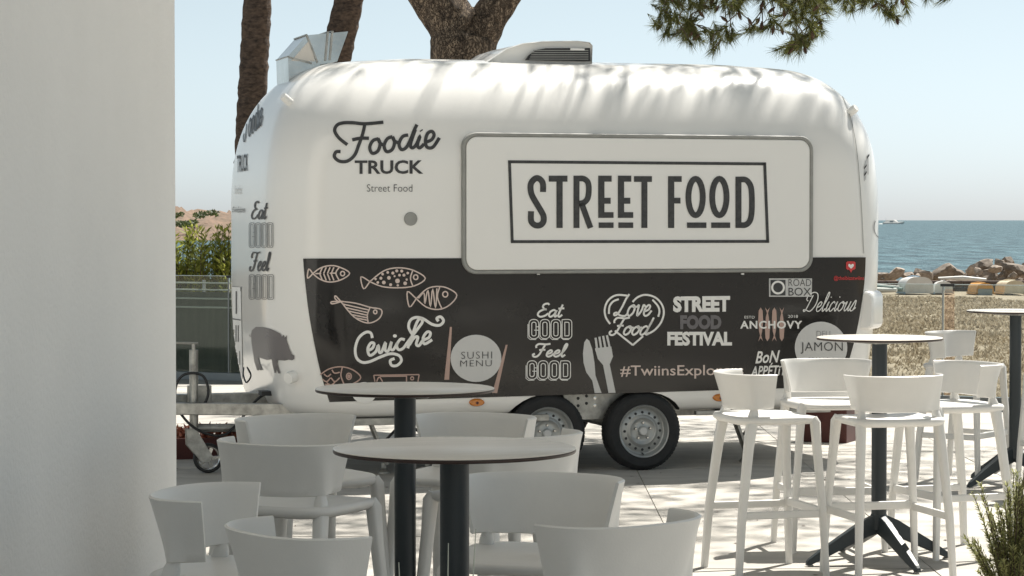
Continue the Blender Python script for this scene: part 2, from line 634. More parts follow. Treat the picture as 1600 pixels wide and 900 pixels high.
def body_sdf(u, y, z):
    ul, ur, wi = body_ext(z)
    cx, hx = (ul + ur) / 2, (ur - ul) / 2
    cy, hy = WID / 2, WID / 2 - wi
    rr = min(RC, hy, hx)
    qx, qy = abs(u - cx) - (hx - rr), abs(y - cy) - (hy - rr)
    d = math.hypot(max(qx, 0), max(qy, 0)) + min(max(qx, qy), 0) - rr
    if z > ZT: d = max(d, 0) + (z - ZT)
    return d


OL = TINV @ CAM


def surf(x, y):
    """photo pixel -> point on the trailer skin (local) and its normal"""
    d = (TINV.to_3x3() @ ray(x, y)).normalized()
    lo = None
    tt = (-0.30 - OL.y) / d.y
    prev = tt
    for k in range(160):
        pnt = OL + d * tt
        if body_sdf(*pnt) <= 0:
            lo = tt
            break
        prev = tt
        tt += 0.02
    if lo is None: return None
    a, b = prev, lo
    for k in range(18):
        m = (a + b) / 2
        if body_sdf(*(OL + d * m)) <= 0: b = m
        else: a = m
    pnt = OL + d * b
    e = 0.004
    g = Vector((body_sdf(pnt.x + e, pnt.y, pnt.z) - body_sdf(pnt.x - e, pnt.y, pnt.z),
                body_sdf(pnt.x, pnt.y + e, pnt.z) - body_sdf(pnt.x, pnt.y - e, pnt.z),
                body_sdf(pnt.x, pnt.y, pnt.z + e) - body_sdf(pnt.x, pnt.y, pnt.z - e)))
    if g.length < 1e-6: g = Vector((0, -1, 0))
    return pnt, g.normalized()


def skin(off):
    def f(x, y):
        r = surf(x, y)
        if r is None: return None
        return r[0] + r[1] * off
    return f


def plane_y(yv):
    """photo pixel -> point on the plane local y = yv"""
    def f(x, y):
        d = TINV.to_3x3() @ ray(x, y)
        return OL + d * ((yv - OL.y) / d.y)
    return f


# body shell
def plan_ring(z, inset=0.0, nc=10):
    ul, ur, wi = body_ext(z)
    ul += inset; ur -= inset; wi += inset
    hy = WID / 2 - wi
    rr = min(RC, hy * 0.999)
    out = []
    for cx, cy, a0 in ((ur - rr, WID - wi - rr, 0), (ul + rr, WID - wi - rr, 90), (ul + rr, wi + rr, 180), (ur - rr, wi + rr, 270)):
        for k in range(nc + 1):
            a = rad(a0 + 90 * k / nc)
            out.append(Vector((cx + rr * math.cos(a), cy + rr * math.sin(a), z)))
    # subdivide the long sides
    res = []
    for i, pnt in enumerate(out):
        nxt = out[(i + 1) % len(out)]
        res.append(pnt)
        L = (nxt - pnt).length
        if (i % (nc + 1)) == nc:
            mseg = 14 if (i // (nc + 1)) % 2 == 0 else 6
            for k in range(1, mseg): res.append(pnt.lerp(nxt, k / mseg))
    return res


zs = [ZB + 0.10 * (1 - math.cos(rad(90) * k / 5)) for k in range(6)]
zs += [ZB + 0.10 + (ZLR - ZB - 0.10) * k / 14 for k in range(1, 15)]
zs += [ZLR + (ZT - ZLR) * math.sin(rad(90) * k / 30) for k in range(1, 31)]
loops = [plan_ring(z) for z in zs]
crown = [[Vector((p_.x, p_.y, ZT + 0.035 * (1 - (1 - f_) ** 2))) for p_ in plan_ring(ZT, 0.43 * f_)] for f_ in (0.15, 0.35, 0.6, 0.85, 0.97)]
mb = MB().rings(loops + crown)
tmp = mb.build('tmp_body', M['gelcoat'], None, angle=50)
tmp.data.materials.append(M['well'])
# wheel well cutter


def lx(x, y=650): return plane_y(0.0)(x, y).x


AX = [plane_y(0.0)(858, 672).x, 0.0]
cut = MB()
x0, x1 = AX[0] - 0.315, AX[1] + 0.325
prof = []
for k in range(9):
    a = rad(180 - 90 * k / 8)
    prof.append((AX[0] + 0.315 * math.cos(a), 0.27 + 0.265 * math.sin(a)))
for k in range(9):
    a = rad(90 - 90 * k / 8)
    prof.append((AX[1] + 0.325 * math.cos(a), 0.27 + 0.265 * math.sin(a)))
prof += [(x1, 0.1), (x0, 0.1)]
cut.rings([[(a, -0.2, b) for a, b in prof], [(a, 0.30, b) for a, b in prof]])
cut.rings([[(a, WID - 0.30, b) for a, b in prof], [(a, WID + 0.2, b) for a, b in prof]])
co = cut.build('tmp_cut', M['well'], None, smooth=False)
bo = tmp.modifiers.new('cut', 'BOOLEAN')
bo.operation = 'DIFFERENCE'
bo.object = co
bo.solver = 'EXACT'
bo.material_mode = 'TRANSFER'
dg = bpy.context.evaluated_depsgraph_get()
me = bpy.data.meshes.new_from_object(tmp.evaluated_get(dg))
me.name = 'body'
bpy.data.objects.remove(tmp)
bpy.data.objects.remove(co)
me.set_sharp_from_angle(angle=rad(40))
body = bpy.data.objects.new('body', me)
COL.objects.link(body)
body.parent = trailer


# ---- flat print: drawn in photo pixels, laid on the real skin
def decal(name, mt, fn, polys=(), ribbons=(), parent=None, label=None, maxlen=14.0):
    """polys: lists of points; ribbons: (points, width[, closed])"""
    mb = MB()
    for pl in polys:
        tri = tessellate_polygon([[Vector((x, y, 0)) for x, y in pl]])
        V2 = [tuple(p_) for p_ in pl]
        todo = [tuple(t_) for t_ in tri]
        done = []
        cache = {}

        def midp(i, j):
            k_ = (min(i, j), max(i, j))
            if k_ not in cache:
                V2.append(((V2[i][0] + V2[j][0]) / 2, (V2[i][1] + V2[j][1]) / 2))
                cache[k_] = len(V2) - 1
            return cache[k_]
        while todo:                     # follow the curve of the skin
            a, b, c = todo.pop()
            e = [math.dist(V2[a], V2[b]), math.dist(V2[b], V2[c]), math.dist(V2[c], V2[a])]
            m_ = max(e)
            if m_ < maxlen:
                done.append((a, b, c))
                continue
            i = e.index(m_)
            if i == 1: a, b, c = b, c, a
            elif i == 2: a, b, c = c, a, b
            d_ = midp(a, b)
            todo += [(a, d_, c), (d_, b, c)]
        mb.add([fn(*p_) for p_ in V2], done)
    for rb in ribbons:
        pts, w = rb[0], rb[1]
        closed = len(rb) > 2 and rb[2]
        n_ = len(pts)
        L, Rr = [], []
        for i in range(n_):
            a = pts[(i - 1) % n_] if (closed or i > 0) else pts[i]
            b = pts[(i + 1) % n_] if (closed or i < n_ - 1) else pts[i]
            dx, dy = b[0] - a[0], b[1] - a[1]
            l_ = math.hypot(dx, dy) or 1
            nxv, nyv = -dy / l_ * w / 2, dx / l_ * w / 2
            L.append(fn(pts[i][0] + nxv, pts[i][1] + nyv))
            Rr.append(fn(pts[i][0] - nxv, pts[i][1] - nyv))
        fs = [(i, i + 1, n_ + i + 1, n_ + i) for i in range(n_ - 1)]
        if closed: fs.append((n_ - 1, 0, n_, 2 * n_ - 1))
        mb.add(L + Rr, fs)
    o = mb.build(name, mt, parent or trailer, smooth=False, fix=False)
    if label: o['label'] = label
    return o


def smooth(pts, k=5, closed=False):
    """Catmull-Rom through pts"""
    out = []
    n_ = len(pts)
    rng = range(n_ if closed else n_ - 1)
    for i in rng:
        p0 = pts[(i - 1) % n_] if closed or i > 0 else pts[i]
        p1, p2 = pts[i], pts[(i + 1) % n_]
        p3 = pts[(i + 2) % n_] if closed or i + 2 < n_ else p2
        for s_ in range(k):
            u = s_ / k
            out.append(tuple(0.5 * (2 * p1[c] + (p2[c] - p0[c]) * u + (2 * p0[c] - 5 * p1[c] + 4 * p2[c] - p3[c]) * u * u + (3 * p1[c] - p0[c] - 3 * p2[c] + p3[c]) * u ** 3) for c in (0, 1)))
    if not closed: out.append(tuple(pts[-1]))
    return out


def Z(ox, oy, s_, pts):
    return [(ox + x / s_, oy + y / s_) for x, y in pts]


def ell(cx, cy, rx, ry, n_=28, a0=0, a1=360):
    m = n_ if abs(a1 - a0) >= 360 else n_ + 1
    return [(cx + rx * math.cos(rad(a0 + (a1 - a0) * k / n_)), cy + ry * math.sin(rad(a0 + (a1 - a0) * k / n_))) for k in range(m)]


def rrect(x0, y0, x1, y1, r, k=4):
    out = []
    for cx, cy, a in ((x1 - r, y1 - r, 0), (x0 + r, y1 - r, 90), (x0 + r, y0 + r, 180), (x1 - r, y0 + r, 270)):
        for i in range(k + 1): out.append((cx + r * math.cos(rad(a + 90 * i / k)), cy + r * math.sin(rad(a + 90 * i / k))))
    return out


_tc = {}


def text(name, s_, rect, mt, fn, bold=0.0, shear=0.0, skew=0.0, spacing=1.0, label=None, parent=None):
    """text filled into the pixel rect (x0, y0, x1, y1); skew = rise over the width in pixels"""
    key = (s_, bold, shear, spacing)
    if key not in _tc:
        cu = bpy.data.curves.new('txt', 'FONT')
        cu.body = s_
        cu.size = 1
        cu.offset = bold
        cu.shear = shear
        cu.space_character = spacing
        cu.resolution_u = 3
        ob = bpy.data.objects.new('txt', cu)
        COL.objects.link(ob)
        d_ = bpy.context.evaluated_depsgraph_get()
        m_ = bpy.data.meshes.new_from_object(ob.evaluated_get(d_))
        vs = [v.co.copy() for v in m_.vertices]
        fs = [tuple(p_.vertices) for p_ in m_.polygons]
        bpy.data.objects.remove(ob)
        bpy.data.meshes.remove(m_)
        _tc[key] = (vs, fs)
    vs, fs = _tc[key]
    xa, xb = min(v.x for v in vs), max(v.x for v in vs)
    ya, yb = min(v.y for v in vs), max(v.y for v in vs)
    x0, y0, x1, y1 = rect
    pts = []
    for v in vs:
        a = (v.x - xa) / (xb - xa)
        b = (v.y - ya) / (yb - ya)
        pts.append(fn(x0 + a * (x1 - x0), y1 + (y0 - y1) * b - skew * a))
    o = MB().add(pts, fs).build(name, mt, parent or trailer, smooth=False, fix=False)
    if label: o['label'] = label
    return o


# monoline script alphabet: x-height 1, y up
SCR = {
    'E': (1.25, [[(1.0, 1.75), (.8, 1.95), (.45, 1.85), (.35, 1.5), (.6, 1.15), (.85, 1.1), (.5, 1.05), (.12, .7), (.1, .25), (.45, 0), (.9, .15), (1.2, .5)]]),
    'F': (1.35, [[(.05, 1.35), (-.05, 1.65), (.15, 1.95), (.6, 1.95), (1.0, 1.9), (1.5, 2.0)], [(.95, 1.9), (.8, 1.2), (.65, .4), (.4, 0), (.05, .02), (-.1, .3), (.1, .45)], [(.45, 1.0), (.8, 1.08), (1.15, 1.05)]]),
    'L': (1.25, [[(.95, 2.0), (.75, 1.6), (.55, .8), (.3, .2), (0, .05), (-.1, .22), (.15, .3), (.6, .05), (1.15, .0), (1.35, .2)]]),
    'C': (1.2, [[(1.15, 1.6), (1.0, 1.95), (.6, 1.9), (.2, 1.4), (.05, .7), (.25, .1), (.65, .02), (1.2, .4)]]),
    'D': (1.6, [[(.55, 1.7), (.4, 1.0), (.2, .2), (0, .02), (-.1, .2), (.3, .15), (.9, .05), (1.35, .6), (1.4, 1.3), (1.1, 1.85), (.5, 2.0), (-.1, 1.7), (-.2, 1.3), (.1, 1.1)]]),
    'a': (.95, [[(.75, .8), (.45, 1.0), (.12, .7), (.1, .2), (.35, 0), (.65, .35), (.78, .95), (.72, .2), (.85, .02), (1.0, .25)]]),
    'o': (.9, [[(.5, 1.0), (.15, .75), (.1, .25), (.38, 0), (.7, .3), (.72, .8), (.5, 1.0), (.55, .8), (.95, .85)]]),
    'd': (1.0, [[(.75, .8), (.45, 1.0), (.12, .7), (.1, .2), (.35, 0), (.65, .3), (.85, 1.2), (.95, 2.0)], [(.9, 1.6), (.72, .3), (.85, .02), (1.02, .25)]]),
    'i': (.5, [[(.1, .6), (.22, 1.0), (.15, .25), (.3, 0), (.5, .3)], [(.27, 1.42), (.30, 1.5)]]),
    'e': (.85, [[(.05, .4), (.5, .55), (.62, .85), (.42, 1.0), (.15, .7), (.15, .2), (.4, 0), (.7, .15), (.9, .5)]]),
    't': (.6, [[(.3, 1.8), (.2, .8), (.2, .15), (.38, 0), (.6, .3)], [(-.05, 1.2), (.6, 1.25)]]),
    'l': (.55, [[(.0, .3), (.35, 1.2), (.42, 1.85), (.25, 1.95), (.15, 1.4), (.15, .3), (.3, 0), (.55, .3)]]),
    'v': (.85, [[(.05, .8), (.2, 1.0), (.25, .4), (.35, .02), (.65, .5), (.7, 1.0), (.95, .85)]]),
    'c': (.75, [[(.65, .8), (.45, 1.0), (.15, .7), (.12, .2), (.38, 0), (.75, .35)]]),
    'u': (.95, [[(.1, .7), (.2, 1.0), (.12, .3), (.3, 0), (.6, .4), (.72, 1.0), (.65, .25), (.8, 0), (.98, .3)]]),
    's': (.7, [[(.0, .2), (.4, 1.1), (.55, .6), (.45, .1), (.15, .0), (.05, .2)], [(.45, .1), (.75, .35)]]),
}


def script(name, word, rect, width, mt, fn, shear=0.25, rise=0.0, label=None, parent=None, extra=()):
    x = 0
    strokes = []
    for ch in word:
        adv, st = SCR[ch]
        for s_ in st: strokes.append([(x + a + b * shear, b) for a, b in s_])
        x += adv
    xs_ = [p_[0] for s_ in strokes for p_ in s_]
    ys_ = [p_[1] for s_ in strokes for p_ in s_]
    xa, xb, ya, yb = min(xs_), max(xs_), min(ys_), max(ys_)
    x0, y0, x1, y1 = rect
    rbs = []
    for s_ in strokes:
        pts = [(x0 + (a - xa) / (xb - xa) * (x1 - x0), y1 + (b - ya) / (yb - ya) * (y0 - y1) - rise * (a - xa) / (xb - xa)) for a, b in s_]
        rbs.append((smooth(pts, 5), width))
    return decal(name, mt, fn, ribbons=rbs + list(extra), label=label, parent=parent)


def good(name, rect, w, mt, fn, label=None, parent=None, drop=True):
    """GOOD in double outlined rounded capitals"""
    x0, y0, x1, y1 = rect
    cw = (x1 - x0) / 4.15
    rbs = []
    for k, ch in enumerate('GOOD'):
        a = x0 + k * cw * 1.05
        b = a + cw * 0.93
        for ins, off in ((0, 0), (cw * .26, 0)):
            p_ = rrect(a + ins, y0 + ins, b - ins, y1 - ins, (cw * .93 - 2 * ins) * (.42 if ch != 'D' else .34))
            if ch == 'D':
                p_ = [(max(px, a + ins) if not (px < a + ins + cw * .3) else a + ins, py) for px, py in p_]
            rbs.append((p_, w, True))
        if ch == 'G':
            ym = (y0 + y1) / 2
            rbs.append(([(b - cw * .26, ym - (y1 - y0) * .12), (b, ym - (y1 - y0) * .12)], w))
            rbs.append(([(a + cw * .5, ym + (y1 - y0) * .06), (b, ym + (y1 - y0) * .06)], w))
        if drop: rbs.append(([(a - cw * .10, y0 + (y1 - y0) * .25), (a - cw * .10, y1 - (y1 - y0) * .05), (a + cw * .12, y1 + (y1 - y0) * .045), (b - cw * .25, y1 + (y1 - y0) * .045)], w * .9))
    return decal(name, mt, fn, ribbons=rbs, label=label, parent=parent)


# charcoal wrap panel
pf = skin(0.0050)
rows = []
Lp = smooth([(474, 404), (477, 440), (483, 490), (492, 540), (502, 585), (515, 628)], 4)
Rp = smooth([(1352, 402), (1350, 440), (1344, 485), (1335, 530), (1322, 575), (1310, 604)], 4)
grid = []
NR = len(Lp) - 1
NC = 120
for r_ in range(NR + 1):
    row = []
    for c_ in range(NC + 1):
        a = c_ / NC
        yy = Lp[r_][1] + (Rp[r_][1] - Lp[r_][1]) * a
        row.append(pf(Lp[r_][0] + (Rp[r_][0] - Lp[r_][0]) * a, yy))
    grid.append(row)
mb = MB()
for row in grid: mb.v += row
for r_ in range(NR):
    for c_ in range(NC):
        i = r_ * (NC + 1) + c_
        qd = (i, i + 1, i + NC + 2, i + NC + 1)
        mb.f.append(qd)
panel = mb.build('graphic_panel', M['vinyl'], trailer, angle=180, fix=False)
panel['label'] = 'glossy charcoal vinyl panel printed with food logos'

fp = skin(0.0085)
fp2 = skin(0.0115)
fb = skin(0.0045)

# Foodie TRUCK Street Food
fo = (350, 30, 4.0)
rb = [Z(*fo, s_) for s_ in (
    [(770, 785), (720, 745), (692, 700), (705, 665), (740, 650), (800, 648), (880, 655), (995, 645)],
    [(880, 655), (865, 720), (840, 790), (815, 850), (770, 887), (720, 887), (690, 860), (700, 830), (728, 828)],
    [(800, 755), (850, 745), (905, 745)],
    [(965, 748), (930, 760), (910, 800), (925, 838), (960, 825), (975, 780), (962, 748), (975, 775), (1000, 790)],
    [(1052, 735), (1020, 748), (1000, 790), (1015, 828), (1050, 815), (1065, 770), (1052, 735), (1065, 762), (1095, 775)],
    [(1150, 725), (1115, 735), (1093, 780), (1108, 815), (1140, 800), (1168, 745), (1190, 690), (1205, 660)],
    [(1195, 690), (1165, 780), (1175, 805), (1200, 785), (1225, 730), (1208, 785), (1222, 805), (1250, 780)],
    [(1230, 694), (1234, 700)],
    [(1258, 770), (1295, 755), (1312, 725), (1298, 702), (1272, 715), (1258, 760), (1268, 800), (1305, 800), (1345, 742)])]
decal('lettering', M['ink'], fb, ribbons=[(smooth(s_, 5), 5.2) for s_ in rb], label='black script lettering reading Foodie')
text('lettering', 'TRUCK', (554, 250.5, 661, 272), M['ink'], fb, bold=0.025, skew=0.3, label='black capitals reading TRUCK')
text('lettering', 'Street Food', (573, 288, 644, 299.5), M['ink'], fb, bold=-0.012, label='small thin lettering reading Street Food')

# rounded front corner
script('lettering', 'Eat', (394, 315, 419, 342), 2.4, M['ink'], fb, label='black script reading Eat on the rounded front corner')
good('lettering', (390, 348, 428, 387), 0.7, M['ink'], fb, drop=False, label='outlined capitals reading GOOD below Eat on the front corner')
script('lettering', 'Feel', (391, 394, 423, 423), 2.4, M['ink'], fb, label='black script reading Feel on the rounded front corner')
good('lettering', (390, 429, 429, 468), 0.7, M['ink'], fb, drop=False, label='outlined capitals reading GOOD below Feel on the front corner')
pig = Z(350, 400, 3.46, [(150, 430), (153, 402), (175, 383), (215, 384), (260, 396), (305, 418), (316, 436), (325, 425), (330, 441), (343, 428), (340, 452), (355, 500), (368, 530), (382, 538), (382, 556), (370, 563), (352, 560), (330, 565), (292, 562), (291, 582), (300, 615), (308, 633), (297, 635), (284, 605), (284, 630), (276, 632), (266, 590), (261, 558), (235, 562), (200, 550), (188, 546), (195, 580), (209, 615), (201, 619), (185, 585), (192, 619), (182, 617), (167, 570), (160, 520), (152, 470)])
decal('pig_print', M['pig'], fb, polys=[pig], ribbons=[(Z(350, 400, 3.46, ell(146, 426, 6, 8, 12, -60, 200)), 1.0)], maxlen=6, label='grey pig silhouette on the rounded front corner')
# front end lettering and menu board
script('lettering', 'Foodie', (381, 168, 411, 222), 1.3, M['ink'], fb, rise=28, label='script lettering on the front end')
text('lettering', 'TRUCK', (371, 243, 388, 270), M['ink'], fb, bold=0.02, skew=3, label='capitals on the front end')
text('lettering', 'Street Food', (367, 290, 378, 303), M['print_pale'], fb, label='thin lettering on the front end')
text('lettering', '#TwiinsExplorers', (363.5, 323, 384, 335), M['ink'], fb, label='hashtag lettering on the front end')
board = decal('menu_board', M['print_white'], skin(0.004), polys=[[(363.5, 448), (377, 449), (380, 592), (366.5, 590)]], maxlen=5, label='white menu board on the front end')
decal('lettering', M['ink'], skin(0.007), ribbons=[([(364, 447.5), (377.4, 448.5), (380.4, 592)], 0.8), ([(364.2, 498), (377.6, 500)], 1.6), ([(364.6, 541), (378.4, 543)], 1.6), ([(370.5, 455), (370.5, 490)], 2.0), ([(367, 508), (367, 534)], 1.2), ([(370, 508), (370, 534)], 1.2), ([(373.5, 508), (373.5, 534)], 1.2)] +
      [([(366.5 + k * 3, 548), (367 + k * 3, 570)], .9) for k in range(4)] + [([(367.5 + k * 3.4, 574), (368 + k * 3.4, 588)], .9) for k in range(3)], parent=board)

# STREET FOOD hatch
HF = 0.030
hfn = plane_y(-HF - 0.0035)
hx = Z(700, 180, 2.667, [(48, 72), (1505, 86), (1527, 654), (62, 662)])


def quad_rr(c, r, k=7):
    """rounded quad through 4 corners (tl, tr, br, bl)"""
    out = []
    for i in range(4):
        p_, a, b = Vector(c[i]), Vector(c[i - 1]), Vector(c[(i + 1) % 4])
        da, db = (a - p_).normalized(), (b - p_).normalized()
        p1, p2 = p_ + da * r, p_ + db * r
        ctr = p_ + (da + db) * r
        for s_ in range(k + 1):
            a_ = rad(90 * s_ / k)
            v = ctr - db * r * math.cos(a_) * 1.0 - da * r * math.sin(a_) * 1.0
            out.append((v.x, v.y))
    return out


def local_rr(inset, r):
    pts = [plane_y(0.0)(*c) for c in hx]
    l, rt = (pts[0].x + pts[3].x) / 2 + inset, (pts[1].x + pts[2].x) / 2 - inset
    tp, bt = (pts[0].z + pts[1].z) / 2 - inset, (pts[2].z + pts[3].z) / 2 + inset
    return rrect(l, bt, rt, tp, r, 8)


hatch = empty('serving_hatch')
hatch.parent = trailer
o_, i_ = local_rr(0, .10), local_rr(.028, .075)
MB().rings([[(a, 0.02, b) for a, b in o_], [(a, -HF + .008, b) for a, b in o_], [(a, -HF, b) for a, b in local_rr(.005, .097)],
            [(a, -HF, b) for a, b in local_rr(.020, .083)], [(a, -HF + .010, b) for a, b in i_], [(a, 0.02, b) for a, b in i_]], cap=False).build('seal_frame', M['seal'], hatch)
pn = local_rr(.0285, .075)
MB().rings([[(a, 0.02, b) for a, b in pn], [(a, -HF + .004, b) for a, b in pn], [(a, -HF, b) for a, b in local_rr(.034, .070)]]).build('hatch_panel', M['gelcoat'], hatch)
for cxp in (841, 1160):
    c = plane_y(-0.012)(cxp, 428)
    MB().box((c.x, c.y, c.z), (0.018, 0.02, 0.010)).build('catch', M['print_white'], hatch, smooth=False)
zo = (700, 180, 2.667)
B = lambda x0, y0, x1, y1: Z(*zo, [(x0, y0), (x1, y0), (x1, y1), (x0, y1)])
polys = [B(420, 252, 498, 277), B(452, 277, 478, 470), B(523, 252, 548, 470)]
for a in (626, 708): polys += [B(a, 252, a + 26, 428), B(a + 26, 252, a + 56, 277), B(a + 26, 344, a + 52, 369), B(a + 26, 404, a + 64, 428), B(a + 2, 447, a + 64, 470)]
polys += [B(775, 254, 850, 278), B(806, 278, 831, 470), B(917, 254, 943, 470), B(943, 254, 974, 278), B(943, 344, 969, 368), B(996, 447, 1077, 470), B(1097, 447, 1176, 470), B(1198, 256, 1223, 470)]
rbs = [(smooth(Z(*zo, [(396, 320), (396, 288), (387, 270), (371, 262), (356, 270), (345, 288), (345, 315), (354, 342), (386, 396), (398, 420), (398, 442), (388, 456), (372, 460), (356, 454), (346, 438), (346, 400)]), 4), 9.4),
       (smooth(Z(*zo, [(545, 264), (566, 265), (583, 280), (587, 312), (582, 346), (566, 364), (545, 368)]), 4), 9),
       (Z(*zo, [(556, 366), (594, 470)]), 9.2),
       (Z(*zo, ell(1032, 341, 30, 76, 32)), 9.2, True), (Z(*zo, ell(1131, 341, 30, 76, 32)), 9.2, True),
       (smooth(Z(*zo, [(1220, 268), (1242, 270), (1260, 292), (1266, 330), (1266, 400), (1258, 440), (1240, 457), (1220, 458)]), 4), 9)]
fr = Z(*zo, [(256, 194), (1324, 203), (1337, 526), (268, 527)])
rbs += [([fr[0], fr[1]], 4.6), ([fr[2], fr[3]], 4.6), ([(fr[1][0] - 1.6, fr[1][1] - 2.3), (fr[2][0] - 1.6, fr[2][1] + 2.3)], 4.6), ([(fr[0][0], fr[0][1] - 2.3), (fr[3][0], fr[3][1] + 2.3)], 4.6)]
decal('lettering', M['ink'], hfn, polys=polys, ribbons=rbs, parent=hatch, label='framed black capitals reading STREET FOOD')

# round vent and white caps
def cap_on(name, x, y, r, mt, h=0.02, inner=None, nose=0.0):
    hit = surf(x, y) or surf(x - 9, y + 5)
    pnt, nrm = hit
    Mx = Matrix.Translation(pnt) @ nrm.to_track_quat('Z', 'Y').to_matrix().to_4x4()
    o = MB().lathe([(r, -0.01), (r, h * .6), (r * .9, h), (r * .55, h + nose), (0.001, h + nose)], 24, Mx).build(name, mt, trailer)
    return o


cap_on('round_vent', 641.5, 342, 0.045, M['seal'], 0.010)
cap_on('marker_cap', 453, 160, 0.028, M['gelcoat'], 0.07)
cap_on('marker_cap', 459, 588, 0.040, M['gelcoat'], 0.06)
cap_on('marker_cap', 1337, 171, 0.030, M['gelcoat'], 0.06)
for x, y in ((744.5, 628.5), (1124.5, 621)):
    pnt, nrm = surf(x, y)
    Mx = Matrix.Translation(pnt) @ nrm.to_track_quat('Z', 'Y').to_matrix().to_4x4() @ Matrix.Diagonal((1.0, 1.0, 1.0, 1))
    e_ = MB()
    e_.rings([[Mx @ Vector((a * s1, b * s1, h)) for a, b in ell(0, 0, .052, .026, 24)] for s1, h in ((1, -.005), (1, .012), (.8, .02))])
    lamp = e_.build('side_marker', M['amber'], trailer)
    MB().lathe([(.009, .012), (.009, .024), (.001, .026)], 12, Mx).build('bulb', M['maroon'], lamp)

# ---- graphics on the charcoal panel
z3 = (460, 400, 3.75)
pk = M['print_blush']


def strokes(name, o3, lst, w, mt, polys=(), label=None, fn=None):
    return decal(name, mt, fn or fp, ribbons=[(smooth(Z(*o3, s_), 4), w) if len(s_) > 2 else (Z(*o3, s_), w) for s_ in lst], polys=polys, label=label)


strokes('fish_print', z3, [[(110, 103), (150, 72), (200, 57), (255, 62), (322, 100), (270, 140), (205, 152), (150, 135), (110, 103)], [(110, 103), (86, 76), (80, 130), (110, 103)][::1], [(262, 66), (242, 100), (262, 143)], [(125, 103), (240, 100)]]
        + [[(150 + k * 22, 102), (165 + k * 22, 66)] for k in range(4)] + [[(150 + k * 22, 104), (165 + k * 22, 143)] for k in range(4)] + [ell(281, 103, 12, 13, 10) + [(293, 103)]], 2.0, pk, label='line drawn fish with ribs')
strokes('fish_print', z3, [[(440, 150), (520, 88), (600, 69), (690, 82), (765, 130), (700, 175), (600, 186), (510, 178), (440, 150)], [(440, 150), (388, 122), (404, 192), (440, 150)], [(692, 84), (678, 130), (692, 176)], ell(709, 124, 13, 14, 10) + [(722, 124)]], 2.0, pk,
        polys=[Z(*z3, ell(x, y, r, r, 10)) for x, y, r in ((474, 135, 7), (505, 130, 9), (515, 106, 8), (545, 96, 8), (552, 128, 11), (522, 155, 11), (487, 155, 8), (575, 100, 9), (598, 87, 9), (602, 146, 14), (585, 118, 6), (627, 88, 9), (614, 112, 8), (640, 112, 9), (562, 168, 9), (604, 172, 7), (647, 160, 11), (656, 138, 7), (662, 100, 8))], label='line drawn fish with dots')
strokes('fish_print', z3, [[(712, 250), (775, 192), (840, 178), (900, 190), (950, 230), (905, 288), (840, 313), (770, 298), (712, 250)], [(712, 250), (660, 208), (672, 298), (712, 250)], [(850, 180), (836, 240), (862, 308)], ell(882, 224, 15, 16, 10) + [(897, 224)],
        [(725, 248), (757, 216), (762, 280), (780, 200), (795, 298), (808, 192), (825, 305), (833, 190)]], 2.0, pk, label='line drawn fish with zigzag stripes')
strokes('fish_print', z3, [[(270, 265), (360, 277), (440, 300), (507, 314), (500, 360), (450, 390), (395, 384), (335, 345), (270, 265)], [(270, 265), (240, 233), (238, 250), (262, 270)], [(270, 265), (217, 268), (222, 280), (270, 268)], [(441, 302), (426, 345), (430, 390)], ell(472, 327, 10, 11, 10) + [(482, 327)],
        [(285, 282), (434, 316)], [(298, 302), (430, 332)], [(314, 322), (427, 347)], [(334, 343), (426, 362)], [(360, 363), (427, 376)]], 2.0, pk, label='line drawn fish swimming downwards')
strokes('fish_print', z3, [[(152, 695), (205, 660), (272, 648), (340, 666), (387, 710), (345, 745), (270, 765), (180, 750)], [(280, 650), (272, 700), (290, 750)], ell(318, 704, 14, 18, 12) + [(332, 704)], ell(318, 704, 5, 7, 8) + [(323, 704)], [(175, 690), (195, 705), (215, 690)], [(220, 665), (235, 685), (265, 680)], [(165, 720), (190, 735), (212, 712)], [(215, 712), (238, 735), (265, 712)], [(190, 740), (215, 755), (238, 738)]], 2.0, M['print_pink'], label='line drawn fish with round scales')
strokes('tin_print', z3, [[(463, 698), (729, 694)], [(729, 694), (722, 735)], [(463, 698), (470, 735)], [(500, 705), (655, 703)], [(480, 735), (495, 708), (515, 735)], [(655, 700), (655, 735)], ell(688, 716, 9, 9, 10) + [(697, 716)]], 1.8, M['print_pink'], label='line drawn sardine tin')
# Ceviche
cv = [[(455, 480), (445, 450), (415, 447), (375, 480), (355, 540), (362, 595), (395, 622), (440, 618), (500, 592), (560, 572), (610, 582), (625, 612), (600, 640), (568, 640), (560, 612), (585, 600)],
      [(425, 555), (455, 540), (465, 512), (445, 510), (428, 545), (440, 582), (475, 560), (490, 522), (495, 562), (510, 560), (532, 505), (530, 550), (548, 555), (568, 500), (560, 540), (578, 548), (600, 510)],
      [(645, 490), (620, 487), (598, 520), (608, 548), (635, 540), (665, 500), (725, 420), (748, 385), (735, 365), (715, 390), (690, 460), (662, 540)],
      [(672, 520), (700, 478), (722, 475), (712, 515), (728, 525), (750, 495), (785, 478), (795, 450), (775, 445), (752, 480), (760, 515), (805, 490)],
      [(690, 460), (668, 420), (675, 380), (705, 360), (750, 366), (805, 400), (850, 405), (872, 380), (855, 356), (832, 365), (842, 382)]]
strokes('lettering', z3, cv, 4.4, M['print_white'], polys=[Z(*z3, ell(587, 468, 12, 10, 12))], label='white brush script reading Ceviche')
decal('plate_print', M['print_pale'], fp, polys=[Z(*z3, ell(1062, 599, 149, 138, 40))], label='pale plate printed with SUSHI MENU')
text('lettering', 'SUSHI', (720, 549.5, 768, 560.5), M['ink'], fp2, bold=-0.015, skew=0.6, spacing=1.15)
text('lettering', 'MENU', (718.5, 563, 767.5, 572.5), M['ink'], fp2, bold=-0.015, skew=0.6, spacing=1.15)
